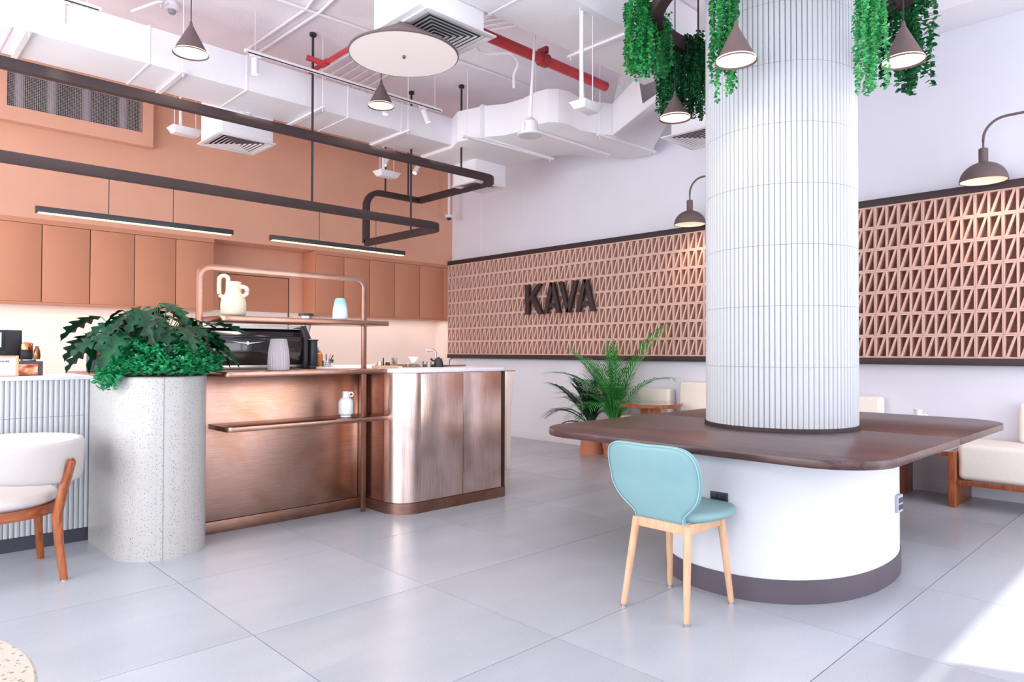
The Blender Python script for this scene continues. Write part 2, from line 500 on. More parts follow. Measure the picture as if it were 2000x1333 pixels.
# peach plaster above the splashback and the bulkhead over the cabinets
struct('wall_back_upper', MB().box(XL, XW, YB-0.012, YB, 1.885, 2.79), M_orange, smooth=0)
struct('wall_back_bulkhead', MB().box(XL, XW, YS, YB, 2.79, ZC), M_orange, smooth=0)
d = struct('door_1', MB().box(3.70, 4.70, YB-0.02, YB-0.012, 1.885, 2.385), M_cab, smooth=0)
struct('trim_1', MB().box(4.702, 4.712, YB-0.02, YB-0.008, 1.2, 2.39).box(3.69, 4.712, YB-0.02, YB-0.008, 2.387, 2.397), M_gap, smooth=0)
# side splash between the cabinet end and the block screen
struct('trim_2', MB().box(XW-0.012, XW, 8.82, YB, 1.16, 1.20).box(XW-0.012, XW, 9.19, YB, 1.2, 1.84), M_cream, smooth=0)
bb = struct('baseboard_right', MB().box(XW-0.014, XW, YF, 8.6, 0, 0.105), M_wall, bevel=0.003)
# flush access panel in the right wall above the block screen
struct('trim_3', MB().box(XW-0.004, XW, 7.50, 8.44, 2.86, 3.84), M_wall, smooth=0)
struct('trim_4', MB().box(XW-0.003, XW, 8.442, 8.452, 2.86, 3.852).box(XW-0.003, XW, 7.49, 8.452, 3.842, 3.85), M_slab, smooth=0)
# glazed front wall behind the camera and glazed left wall, openings with mullions
fw = MB()
for a, b_ in ((XL-0.15, -2.7), (2.3, 2.97), (7.30, XW+0.15)): fw.box(a, b_, YF-0.15, YF, -0.12, ZC+0.15)
fw.box(XL, XW, YF-0.15, YF, 3.6, ZC+0.15)
struct('wall_front', fw, M_wall, smooth=0)
lw = MB()
for a, b_ in ((YF, -0.4), (8.9, YB)): lw.box(XL-0.15, XL, a, b_, -0.12, ZC+0.15)
lw.box(XL-0.15, XL, -0.4, 8.9, 3.6, ZC+0.15)  # left glazing lengthened to suit the fill lamp deep in the room
struct('wall_left', lw, M_wall, smooth=0)
def winframe(name, p0, p1, along):
    mb = MB(); n = 3
    for i in range(n+1):
        t = p0+(p1-p0)*i/n
        if along == 'x': mb.box(t-0.03, t+0.03, YF-0.10, YF-0.04, 0, 3.6)
        else: mb.box(XL-0.10, XL-0.04, t-0.03, t+0.03, 0, 3.6)
    for z in (0.0, 3.54):
        if along == 'x': mb.box(p0, p1, YF-0.10, YF-0.04, z, z+0.06)
        else: mb.box(XL-0.10, XL-0.04, p0, p1, z, z+0.06)
    struct(name, mb, M_black, smooth=0)
struct('sun_block_panel', MB().box(3.03, 5.37, YF-0.13, YF-0.12, 0.06, 3.54), M_white, smooth=0)   # unseen panel added to block the sun and shape its floor patch
winframe('window_1', -2.67, 2.27, 'x'); winframe('window_3', -0.37, 8.87, 'y')
struct('window_2', MB().box(2.97, 3.03, YF-0.10, YF-0.04, 0, 3.6).box(7.24, 7.3, YF-0.10, YF-0.04, 0, 3.6).box(2.97, 7.3, YF-0.10, YF-0.04, 3.54, 3.6), M_black, smooth=0)
# concrete beam along the head of the right wall
struct('beam', MB().box(6.95, XW, YF, 3.9, 4.36, ZC), M_duct, bevel=0.01)

# ------------------------------------------------------------------ breeze block screen on the right wall
scr = thing('breeze_block_screen', 'long wall screen of pink slotted breeze blocks between two dark brown rails', 'wall screen', (XW, 4.7, 1.2))
BW, BH = 0.2116, 0.2157
Y0 = 9.18; Z0 = 1.272
def block_mesh(mirror=False):
    mb = MB(); x0, x1 = -0.088, 0.0; W = BW-0.0016; H = BH-0.0016; t = 0.0105
    # local: y from 0 to -W (away from the corner), z 0..H
    mb.box(x0, x1, -W, 0, 0, t+0.004); mb.box(x0, x1, -W, 0, H-t-0.004, H)
    mb.box(x0, x1, -t, 0, t, H-t); mb.box(x0, x1, -W, -W+t, t, H-t)
    mb.box(x0, x1, -W/2-0.009, -W/2+0.009, t, H-t)
    for c0, c1 in ((-t, -W/2+0.009), (-W/2-0.009, -W+t)):
        a, b_ = (c0, c1) if not mirror else (c1, c0)
        s = -1 if b_ < a else 1
        q = 0.021
        mb.prism([(a, t), (a+s*q, t), (b_, H-t), (b_-s*q, H-t)], x0+0.004, x1, 'x')
    me = mb.mesh('brick', smooth=0); me.materials.append(M_brick); return me
BM, BMm = block_mesh(), block_mesh(True)
NB = 42
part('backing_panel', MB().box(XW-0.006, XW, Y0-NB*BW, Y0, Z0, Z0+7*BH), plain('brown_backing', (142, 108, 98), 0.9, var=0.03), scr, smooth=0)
for r in range(7):
    for c in range(NB):
        piece('brick', BMm if (r == 5 and c == 0) else BM, scr, (XW-0.006, Y0-c*BW, Z0+r*BH))
ye = Y0-NB*BW
part('rail', MB().box(XW-0.105, XW, ye-0.06, Y0, Z0+7*BH, Z0+7*BH+0.068), M_brown, scr, bevel=0.002)
part('rail', MB().box(XW-0.105, XW, ye-0.06, Y0, Z0-0.066, Z0), M_brown, scr, bevel=0.002)
part('end_rail', MB().box(XW-0.105, XW, ye-0.06, ye, Z0, Z0+7*BH), M_brown, scr, bevel=0.002)

# raised letters K A V A
sign = thing('wall_sign', 'dark brown raised letters KAVA mounted on the pink block screen', 'sign', (7.3, 6.57, 1.88))
def letter(polys, name='letter'):
    mb = MB()
    for p in polys: mb.prism(p, 7.27, 7.325, 'x')
    o = part(name, mb, M_brown, sign, bevel=0.003)
    return o
zb, zt, s_ = 1.872, 2.312, 0.072
def strokeA(yl, yr, ym):
    return [[(yl, zb), (yl-s_, zb), (ym-s_*0.35, zt), (ym+s_*0.55, zt)], [(yr, zb), (yr+s_, zb), (ym+s_*0.35, zt), (ym-s_*0.55, zt)],
            [(yl-0.10, zb+0.085), (yr+0.10, zb+0.085), (yr+0.125, zb+0.145), (yl-0.125, zb+0.145)]]
letter([[(7.235, zb), (7.16, zb), (7.16, zt), (7.235, zt)], [(7.165, 2.03), (7.165, 2.12), (6.99, zt), (6.90, zt)], [(7.12, 2.085), (7.06, 2.15), (6.88, zb), (6.975, zb)]])
letter(strokeA(6.86, 6.54, 6.70))
letter([[(6.57, zt), (6.495, zt), (6.365, zb), (6.425, zb)], [(6.22, zt), (6.295, zt), (6.425, zb), (6.365, zb)]])
letter(strokeA(6.245, 5.915, 6.08))
part('mounting_pin', MB().box(7.32, 7.37, 7.19, 7.20, 2.0, 2.01).box(7.32, 7.37, 6.70, 6.71, 2.12, 2.13).box(7.32, 7.37, 6.40, 6.41, 2.0, 2.01).box(7.32, 7.37, 6.10, 6.11, 2.12, 2.13), M_brown, sign, smooth=0)

# ------------------------------------------------------------------ wall cabinets
def cabinet(x0, x1, doors, label):
    t = thing('wall_cabinet', label, 'cabinet', ((x0+x1)/2, 9.4, 1.845), 'terracotta wall cabinets over the back counter')
    part('body', MB().box(x0, x1, YS+0.022, YB-0.013, 1.845, 2.785), M_cab, t, smooth=0)
    part('top_rail', MB().box(x0, x1, YS-0.004, YS+0.022, 2.735, 2.79), M_cab, t, smooth=0, bevel=0.002)
    part('gap_shade_plate', MB().box(x0+0.004, x1-0.004, YS+0.0205, YS+0.0215, 1.866, 2.73), M_gap, t, smooth=0)  # dark plate paints the shade into the gaps between doors
    for a, b_ in zip(doors[:-1], doors[1:]):
        part('door', MB().box(a+0.0045, b_-0.0045, YS, YS+0.02, 1.865, 2.73), M_cab, t, bevel=0.0015)
    part('bottom_rail', MB().box(x0, x1, YS+0.004, YS+0.022, 1.845, 1.863), M_cab, t, smooth=0)
    part('light_strip', MB().box(x0+0.1, x1-0.1, 9.55, 9.57, 1.84, 1.845), M_white, t, smooth=0)
    lamp('cabinet_strip_light', 'AREA', ((x0+x1)/2, 9.38, 1.838), 1.3*(x1-x0), (1, 0.86, 0.72), (0, 0.1, -1), shape='RECTANGLE', size=x1-x0-0.2, size_y=0.03)
    return t
cabinet(0.158, 3.46, [0.158+0.4717*i for i in range(8)], 'left run of terracotta wall cabinets with flat doors')
cabinet(4.92, 7.455, [4.92, 5.376, 5.822, 6.286, 6.779, 7.27, 7.452], 'right run of terracotta wall cabinets beside the corner')

# back counter below the splashback (only its top edge shows)
t = thing('back_counter', 'low white back counter along the cream splashback', 'counter', (3.5, 9.3, 0))
part('body', MB().box(-1, XW-0.015, 9.05, YB-0.002, 0, 1.02), M_cream, t, smooth=0)
part('worktop', MB().box(-1, XW-0.015, 9.02, YB-0.002, 1.02, 1.06), M_white, t, bevel=0.003)

# ------------------------------------------------------------------ ventilation opening in the bulkhead
t = thing('vent_box', 'peach framed ventilation box with fine mesh over grey ducts', 'vent', (1.85, 9.12, 3.8))
yb0 = 9.05
part('frame', MB().box(1.0, 2.672, yb0, YS, 3.80, 3.955).box(1.0, 2.672, yb0, YS, 4.35, 4.5).box(1.0, 1.218, yb0, YS, 3.955, 4.35).box(2.555, 2.672, yb0, YS, 3.955, 4.35), M_orange, t, smooth=0)
part('cavity', MB().box(1.218, 2.555, YS-0.012, YS-0.002, 3.955, 4.35), plain('dark_void', (34, 32, 38), 0.9), t, smooth=0)
for xd in (1.34, 1.64, 1.98, 2.36):
    part('duct_pipe', MB().cyl((xd, YS-0.045), 0.05, 3.96, 4.345, 16), plain('galvanised', (150, 145, 155), 0.5, 0.3), t)
mb = MB()
n = 78
for i in range(n): x = 1.22+(1.333)*i/n; mb.box(x, x+0.0022, yb0+0.006, yb0+0.009, 3.957, 4.348)
n = 23
for i in range(n): z = 3.958+0.39*i/n; mb.box(1.22, 2.553, yb0+0.004, yb0+0.006, z, z+0.0022)
part('wire_mesh', mb, plain('mesh_wire', (200, 190, 190), 0.5), t, kind='stuff', smooth=0)

# ------------------------------------------------------------------ ducts
ZB_, ZT_ = 3.87, 4.21
t = thing('air_duct', 'long white rectangular air duct across the ceiling with two vent boxes', 'duct', (3.0, 6.93, ZB_))
part('trunk', MB().box(-1.5, 5.42, 6.61, 7.26, ZB_, ZT_), M_duct, t, bevel=0.012)
for xj in (0.9, 1.9, 2.78, 3.9, 4.6): part('seam_band', MB().box(xj, xj+0.02, 6.604, 7.266, ZB_-0.006, ZT_+0.006), M_duct, t, bevel=0.002)
def diffuser(t, x0, x1, y0, y1, z, nring=6):
    """square ceiling diffuser seen from below: flange and nested blades around a dark throat"""
    part('flange', MB().box(x0-0.055, x1+0.055, y0-0.055, y0, z-0.012, z).box(x0-0.055, x1+0.055, y1, y1+0.055, z-0.012, z)
         .box(x0-0.055, x0, y0, y1, z-0.012, z).box(x1, x1+0.055, y0, y1, z-0.012, z), M_white, t, bevel=0.002)
    part('throat', MB().box(x0, x1, y0, y1, z+0.002, z+0.006), plain('dark_throat', (48, 70, 74), 0.9), t, smooth=0)
    cx, cy = (x0+x1)/2, (y0+y1)/2; hx, hy = (x1-x0)/2, (y1-y0)/2
    for i in range(nring):
        k = 1-(i+0.3)/(nring+0.3)
        a, b_ = hx*k, hy*k; wv = hx/(nring+0.3)*0.50
        mb = MB()
        lo, hi = z-0.006, z-0.001
        o = [(cx-a, cy-b_), (cx+a, cy-b_), (cx+a, cy+b_), (cx-a, cy+b_)]
        q = [(cx-a+wv, cy-b_+wv), (cx+a-wv, cy-b_+wv), (cx+a-wv, cy+b_-wv), (cx-a+wv, cy+b_-wv)]
        vs = [(p[0], p[1], lo) for p in o]+[(p[0], p[1], hi) for p in q]+[(p[0], p[1], lo+0.003) for p in o]
        mb.add(vs, [(j, (j+1) % 4, 4+(j+1) % 4, 4+j) for j in range(4)]+[(8+j, 8+(j+1) % 4, 4+(j+1) % 4, 4+j) for j in range(4)])
        part('blade', mb, M_white, t, smooth=0)
part('vent_drop', MB().box(2.80, 3.36, 7.25, 7.84, 3.612, 4.12), M_duct, t, bevel=0.01)
diffuser(t, 2.82, 3.34, 7.30, 7.80, 3.61)
part('damper_handle', MB().box(3.0, 3.16, 7.235, 7.25, 3.86, 3.87).box(3.07, 3.09, 7.235, 7.25, 3.80, 3.93).lathe([(0.03, 0), (0.03, 0.02)], (3.08, 7.24, 3.86), 10), M_white, t)
# second length turning along the right wall with an s-bend
t = thing('curved_air_duct', 'white duct with an s-bend running beside the right wall', 'duct', (6.0, 6.0, 3.83))
near = [(5.36, 6.62), (5.24, 6.36), (5.33, 6.02), (5.47, 5.77), (5.50, 5.52), (5.46, 5.28), (5.48, 5.12), (5.57, 5.03), (5.72, 5.0), (5.95, 5.04), (6.2, 4.98), (6.35, 4.9)]
far = [(5.36, 7.26), (5.9, 7.27), (6.45, 7.26), (6.46, 6.76), (6.46, 6.2), (6.48, 5.98), (6.62, 5.75), (6.9, 5.6), (7.25, 5.42), (7.34, 5.04)]
part('trunk', MB().prism(near+far[::-1], 3.83, 4.2), M_duct, t, bevel=0.008)
part('flange_band', MB().prism([(5.33, 6.06), (5.30, 5.99), (6.47, 6.0), (6.47, 6.07)], 3.815, 4.21), M_duct, t, bevel=0.002)
part('vent_drop', MB().box(5.86, 6.40, 6.74, 7.2, 3.55, 3.9), M_duct, t, bevel=0.01)
diffuser(t, 5.9, 6.36, 6.80, 7.16, 3.548)
def loft4(A, B):
    return MB().add(A+B, [(0, 1, 2, 3), (7, 6, 5, 4)]+[(i, (i+1) % 4, 4+(i+1) % 4, 4+i) for i in range(4)])
part('rising_section', loft4([(6.35, 4.9, 3.83), (7.34, 5.04, 3.83), (7.34, 5.04, 4.2), (6.35, 4.9, 4.2)],
                             [(5.86, 3.5, 4.07), (5.70, 4.05, 4.07), (5.55, 4.05, 4.5), (5.75, 3.5, 4.5)]), M_duct, t, bevel=0.012)
t = thing('overhead_duct', 'wide flat white duct overhead left of the fluted column', 'duct', (4.5, 3.8, 4.05))
part('trunk', MB().box(2.6, 5.84, 3.47, 4.10, 4.05, ZC-0.02), M_duct, t, bevel=0.01)
part('seam_band', MB().box(3.70, 3.72, 3.46, 4.11, 4.044, ZC-0.02), M_duct, t, smooth=0)
t = thing('ceiling_vent', 'boxed square ceiling vent behind the large round pendant', 'vent', (3.4, 4.4, 3.88))
part('drop_box', MB().box(3.02, 3.66, 4.11, 4.72, 3.893, ZC), M_duct, t, bevel=0.008)
diffuser(t, 3.13, 3.72, 4.14, 4.74, 3.89, 7)
t = thing('side_vent', 'square ceiling vent near the wall beside the hanging vines', 'vent', (6.5, 3.9, 3.6))
part('drop_box', MB().box(6.26, 6.72, 3.66, 4.05, 3.61, ZC), M_duct, t, bevel=0.008)
diffuser(t, 6.24, 6.76, 3.62, 4.08, 3.6)
# trapeze hangers under the ducts
def hanger(p0, p1, z, label, lip=0.035):
    t = thing('duct_hanger', label, 'hanger', ((p0[0]+p1[0])/2, (p0[1]+p1[1])/2, z), 'trapeze hangers below the ducts')
    part('channel', MB().bar([(p0[0], p0[1], z), (p1[0], p1[1], z)], 0.04, 0.006).bar([(p0[0], p0[1], z+0.012), (p1[0], p1[1], z+0.012)], 0.028, 0.02), M_white, t, smooth=0)
    for p in (p0, p1):
        q = (p[0]+(p1[0]-p0[0])*(0.04 if p is p0 else -0.04), p[1]+(p1[1]-p0[1])*(0.04 if p is p0 else -0.04))
        part('rod', MB().tube([(q[0], q[1], z-lip), (q[0], q[1], ZC)], 0.005, 6), M_white, t)
hanger((1.02, 6.52), (1.02, 7.33), 3.845, 'metal hanger bar under the far left end of the long duct')
hanger((2.18, 6.52), (2.18, 7.33), 3.845, 'metal hanger bar left of the cone pendant over the bar')
hanger((3.54, 6.46), (3.54, 7.33), 3.845, 'metal hanger bar crossing beside the thick black drop rod')
hanger((4.62, 6.46), (4.62, 7.33), 3.845, 'metal hanger bar right of the second cone pendant')
hanger((5.08, 6.06), (6.52, 5.98), 3.79, 'metal hanger bar under the first bend of the curved duct')
hanger((5.5, 5.36), (6.9, 5.36), 3.79, 'metal hanger bar behind the round ceiling speaker')
hanger((6.13, 4.94), (7.2, 4.88), 3.79, 'metal hanger bar under the rising end of the curved duct')
hanger((4.76, 4.18), (4.76, 3.40), 4.03, 'metal hanger bar under the wide overhead duct')

# ------------------------------------------------------------------ pipes and conduits on the slab
t = thing('sprinkler_pipe', 'red sprinkler main with a bolted coupling under the slab', 'pipe', (5.1, 4.8, 4.3))
part('pipe', MB().tube([(3.55, 4.80, 4.3), (6.1, 4.80, 4.3)], 0.052, 14), M_red, t)
part('coupling', MB().tube([(5.04, 4.8, 4.3), (5.13, 4.8, 4.3)], 0.07, 14).box(5.06, 5.10, 4.74, 4.86, 4.36, 4.42), plain('coupling_red', (150, 48, 50), 0.5, var=0.15), t)
t = thing('thin_sprinkler_pipe', 'thin red sprinkler branch with an elbow beside the black rod', 'pipe', (3.53, 6.3, 4.3))
part('pipe', MB().tube([(3.53, 4.85, 4.3), (3.53, 6.75, 4.3)], 0.025, 10), M_red, t)
part('elbow', MB().tube([(3.53, 6.45, 4.3), (3.36, 6.50, 4.33)], 0.028, 10).tube([(3.53, 6.38, 4.3), (3.53, 6.50, 4.3)], 0.034, 10), M_red, t)
mb = MB(); zc = 4.575
for path in ([(2.72, 6.06), (5.0, 5.96)], [(3.05, 5.72), (3.11, 6.02), (3.08, 7.3)], [(3.2, 5.66), (3.235, 6.0), (3.2, 7.3)], [(4.85, 5.93), (6.0, 5.90)],
             [(1.9, 6.9), (1.95, 5.2)]):
    mb.tube([(a, b_, zc) for a, b_ in path], 0.014, 8)
for i in range(6): mb.tube([(3.9+i*0.11, 4.9, zc), (3.95+i*0.13, 7.6, zc)], 0.012, 6)
for i in range(6): mb.tube([(4.55+i*0.10, 4.3, zc), (3.95+i*0.11, 5.4, zc-0.01)], 0.012, 6)
t = solo('ceiling_conduits', mb, M_duct, 'white painted conduits crossing the ceiling slab', 'conduit', (4.0, 6.0, zc))
t['kind'] = 'stuff'
t = solo('flexible_conduit', MB().tube(rbend([(4.35, 5.2, 4.56), (4.85, 5.5, 4.5), (5.15, 5.1, 4.5), (5.2, 5.35, 4.35), (5.25, 5.4, 4.22)], 0.12, 6), 0.017, 8), M_duct, 'white flexible conduit looping down to the curved duct', 'conduit', (4.8, 5.3, 4.56))
t = thing('smoke_detector', 'white round smoke detector on the slab above the first cone pendant', 'detector', (2.17, 6.84, ZC))
part('body', MB().lathe([(0.05, 0.02), (0.062, 0.03), (0.062, 0.08), (0.045, 0.1)], (2.17, 6.84, ZC-0.1), 20), M_white, t)
part('sensor', MB().lathe([(0.026, -0.012), (0.034, 0.0), (0.034, 0.02)], (2.17, 6.84, ZC-0.1), 16), plain('sensor_grey', (150, 150, 156), 0.5), t)
part('cable', MB().tube(rbend([(2.12, 6.8, ZC-0.04), (2.04, 6.72, ZC-0.14), (2.0, 6.5, ZC-0.16), (1.8, 6.75, ZC-0.25)], 0.05, 5), 0.012, 8), M_duct, t)

# ------------------------------------------------------------------ ceiling speakers / luminaires
def tray(p, rz, label, s=1.0):
    t = thing('ceiling_panel_light', label, 'light', p, 'small rectangular panels hanging below the ducts')
    x, y, z = p
    def R(a, b_, c): return (x+(a*math.cos(rz)-b_*math.sin(rz))*s, y+(a*math.sin(rz)+b_*math.cos(rz))*s, z+c*s)
    b0 = [R(-0.10, -0.05, 0), R(0.10, -0.05, 0), R(0.10, 0.05, 0), R(-0.10, 0.05, 0)]
    b1 = [R(-0.13, -0.08, 0.055), R(0.13, -0.08, 0.055), R(0.13, 0.08, 0.055), R(-0.13, 0.08, 0.055)]
    part('tray', MB().add(b0+b1, [(0, 1, 2, 3), (4, 5, 6, 7)]+[(i, (i+1) % 4, 4+(i+1) % 4, 4+i) for i in range(4)]), M_white, t, bevel=0.003)
    part('hanging_wire', MB().tube([R(-0.09, 0, 0.055), R(-0.09, 0, 0.9)], 0.004, 5).tube([R(0.09, 0, 0.055), R(0.09, 0, 0.9)], 0.004, 5), M_white, t)
    part('cable', MB().tube([R(-0.03, 0.02, 0.055), R(-0.035, 0.02, 0.3), R(-0.03, 0.02, 0.9)], [0.02, 0.014, 0.012], 7), M_duct, t)
    return t
tray((4.24, 3.53, 3.25), 0.1, 'small white panel light on wires in front of the rising duct')
tray((2.74, 8.15, 3.76), 0.05, 'small white panel light beside the left vent box, bundled cables above', 1.3)
tray((4.94, 7.40, 3.54), 0.05, 'small white panel light behind the dark brown tube frame', 1.2)
t = thing('ceiling_speaker', 'round white ceiling speaker hanging from a thick cable', 'speaker', (4.62, 4.53, 3.36))
p = (4.62, 4.53, 3.36)
part('can', MB().lathe([(0.122, 0.0), (0.122, 0.014), (0.082, 0.024), (0.07, 0.13), (0.04, 0.16), (0.012, 0.18)], p, 24), M_white, t)
part('grille', MB().lathe([(0.106, -0.003), (0.106, 0.001)], p, 24), plain('speaker_grille', (206, 206, 210), 0.7), t)
part('clip', MB().box(p[0]-0.10, p[0]-0.06, p[1]-0.01, p[1]+0.01, p[2]+0.015, p[2]+0.11), M_white, t, bevel=0.003)
part('clip', MB().box(p[0]+0.06, p[0]+0.09, p[1]-0.01, p[1]+0.01, p[2]+0.015, p[2]+0.11), M_white, t, bevel=0.003)
part('cable', MB().tube([(p[0], p[1], p[2]+0.17), (p[0]+0.02, p[1]-0.01, p[2]+0.6), (p[0]+0.06, p[1]-0.02, ZC-0.05)], [0.02, 0.013, 0.013], 8), M_duct, t)

# ------------------------------------------------------------------ track lights
def head(t, x, y, z, tilt=0.0, az=0.0):
    M = Matrix.Translation((x, y, z)) @ Matrix.Rotation(az, 4, 'Z') @ Matrix.Rotation(tilt, 4, 'Y')
    b_ = part('spot_head', MB().cyl((0, 0), 0.033, -0.15, 0.0, 18).xf(M), M_white, t)
    part('lens', MB().cyl((0, 0), 0.027, -0.154, -0.149, 18).xf(M), M_glow_s, b_)
    part('adapter', MB().box(x-0.05, x+0.05, y-0.015, y+0.015, z+0.008, z+0.03), M_white, t, smooth=0)
    L = lamp('spot_light', 'SPOT', (0, 0, 0), 50, (1, 0.88, 0.72), spot_size=1.0, spot_blend=0.6, shadow_soft_size=0.03)
    L.matrix_world = M @ Matrix.Translation((0, 0, -0.17))
def track(x0, x1, y, z, label):
    t = thing('track_light', label, 'light', ((x0+x1)/2, y, z), 'white track lights below the slab')
    part('track_rail', MB().box(x0, x1, y-0.018, y+0.018, z, z+0.03), M_white, t, smooth=0)
    part('slot', MB().box(x0+0.02, x1-0.02, y-0.0185, y-0.010, z-0.002, z+0.006), M_black, t, smooth=0)
    for xx in (x0+0.1, x1-0.1): part('hanging_wire', MB().tube([(xx, y, z+0.03), (xx, y, ZC)], 0.003, 5), M_white, t)
    return t
t = track(2.70, 5.07, 6.45, 4.17, 'long white track light with three spot heads in front of the long duct')
head(t, 2.80, 6.45, 4.135); head(t, 4.28, 6.45, 4.105); head(t, 4.80, 6.45, 4.135, -0.5)
t = track(0.95, 1.46, 6.30, 4.07, 'short white track light with one head at the top left corner')
head(t, 1.19, 6.3, 4.035)
t = track(4.9, 6.0, 7.7, 3.95, 'white track light seen through the brown tube frame near the vent')
head(t, 5.17, 7.7, 3.92, 0.5); head(t, 5.66, 7.7, 3.90, 0.5)

# ------------------------------------------------------------------ security camera
t = thing('security_camera', 'white dome security camera on a drop pole in the back corner', 'camera', (7.16, 8.9, 3.58))
part('pole', MB().tube([(7.16, 8.9, 3.58), (7.16, 8.9, ZC)], 0.022, 10), M_white, t)
part('housing', MB().lathe([(0.05, -0.045), (0.066, -0.03), (0.066, 0.0), (0.02, 0.012)], (7.16, 8.9, 3.575), 20), M_white, t)
part('lens_dome', MB().sphere((7.16, 8.9, 3.53), 0.04, 16), M_black, t)

# ------------------------------------------------------------------ suspended dark brown tube frame over the bar
t = thing('hanging_tube_frame', 'dark brown square tube frame hanging in a looped shape over the bar', 'hanging frame', (3.5, 7.3, 2.8))
zu, zl, yf_, yb_ = 3.535, 2.812, 6.5, 8.20
xr, xp = 6.04, 5.14
pts = [(-1.5, yf_, zu), (xr, yf_, zu), (xr, yb_, zu), (xp, yb_, zu), (xp, yb_, zl), (xp, yf_, zl), (-1.5, yf_, zl)]
part('tube', MB().bar(rbend(pts[:3], [0, 0.22, 0])[:-1]+[Vector(pts[2])], 0.072, 0.086), M_brown, t, bevel=0.004)
part('tube', MB().bar(rbend([pts[2], pts[3], pts[4]], [0, 0.22, 0]), 0.072, 0.086, up=(0, 1, 0)), M_brown, t, bevel=0.004)
part('tube', MB().bar(rbend([pts[4], pts[5], pts[6]], [0, 0.20, 0]), 0.072, 0.086), M_brown, t, bevel=0.004)
for (x, y, z0) in ((3.43, yf_, zl), (5.42, yf_, zu), (5.45, yb_, zu), (5.84, yb_, zu), (5.1, 7.1, zl)):
    part('drop_rod', MB().tube([(x, y, z0), (x, y, ZC)], 0.013, 8).cyl((x, y), 0.035, ZC-0.03, ZC, 14), M_black, t)
# linear lamps below the frame
def linear(x0, x1, wires, label):
    t = thing('linear_pendant', label, 'pendant lamp', ((x0+x1)/2, yf_, 2.41), 'thin black linear lamps under the tube frame')
    z0 = 2.41
    part('housing', MB().box(x0, x1, yf_-0.022, yf_+0.022, z0+0.008, z0+0.055).box(x0, x0+0.012, yf_-0.022, yf_+0.022, z0, z0+0.01), M_black, t, bevel=0.002)
    part('diffuser', MB().box(x0+0.02, x1-0.02, yf_-0.0225, yf_+0.0225, z0+0.001, z0+0.008), M_led, t, label='glowing warm strip', smooth=0)
    lamp('linear_light', 'AREA', ((x0+x1)/2, yf_, z0-0.004), 16, (1, 0.84, 0.66), (0, 0, -1), shape='RECTANGLE', size=x1-x0, size_y=0.03)
    for xx in wires: part('hanging_wire', MB().tube([(xx, yf_, z0+0.05), (xx, yf_, zl-0.035)], 0.0035, 5), M_black, t)
linear(1.066, 2.62, (1.58, 2.09), 'left black linear lamp, two wires, in front of the left cabinets')
linear(2.985, 4.58, (3.516, 4.2), 'right black linear lamp ending beside the frame post')

# ------------------------------------------------------------------ cone pendants
def cone_pendant(c, zapex, D, label, name='cone_pendant', top=ZC):
    t = thing(name, label, 'pendant lamp', c, 'mocha cone pendants')
    r = D/2; h = zapex-c[2]
    part('shade', MB().lathe([(r*0.97, 0.004), (r, 0.0), (0.014, h), (0.010, h+0.03), (0.006, h+0.035)], c, 36, cap=False).lathe([(r*0.985, 0.003), (0.01, h-0.01)], c, 36, cap=False), M_brown2, t)
    part('diffuser', MB().lathe([(r*0.95, 0.012), (r*0.95, 0.018)], c, 36), M_glow, t, label='lit warm white disc')
    part('cord', MB().tube([(c[0], c[1], zapex+0.02), (c[0], c[1], top)], 0.0045, 6), M_black, t)
    part('canopy', MB().cyl((c[0], c[1]), 0.04, top-0.02, top, 18), M_brown2, t)
    lamp('pendant_light', 'SPOT', (c[0], c[1], c[2]-0.02), 12, (1, 0.82, 0.62), (0, 0, -1), spot_size=2.6, spot_blend=0.8, shadow_soft_size=0.08)
    return t
cone_pendant((2.10, 6.13, 3.865), 4.115, 0.29, 'cone pendant at upper left in front of the long duct')
cone_pendant((3.996, 6.10, 3.88), 4.125, 0.275, 'cone pendant hanging below the large round pendant')
cone_pendant((3.84, 2.03, 3.075), 3.29, 0.245, 'cone pendant in front of the fluted column beside a vine')
cone_pendant((4.72, 1.372, 3.135), 3.36, 0.25, 'cone pendant right of the fluted column between vines')
cone_pendant((4.655, 2.975, 3.15), 3.335, 0.245, 'cone pendant left of the fluted column under the dark vines')
c = (3.122, 4.448, 3.64)
t = thing('round_pendant', 'large shallow cone pendant with a wide white disc underneath', 'pendant lamp', c)
part('shade', MB().lathe([(0.42, 0.0), (0.428, 0.006), (0.428, 0.018), (0.10, 0.215), (0.03, 0.265)], c, 56, cap=False).lathe([(0.424, 0.008), (0.03, 0.25)], c, 56, cap=False), M_brown2, t)
part('diffuser', MB().lathe([(0.419, 0.002), (0.419, 0.010)], c, 56), M_glow_w, t, label='pale glowing disc')
part('finial', MB().cyl((c[0], c[1]), 0.012, c[2]-0.018, c[2]+0.003, 12), M_brown2, t)
part('stem', MB().tube([(c[0], c[1], c[2]+0.25), (c[0], c[1], ZC)], 0.018, 12), M_brown2, t)
lamp('round_pendant_light', 'SPOT', (c[0], c[1], c[2]-0.05), 70, (1, 0.9, 0.78), (0, 0, -1), spot_size=2.6, spot_blend=0.8, shadow_soft_size=0.3)

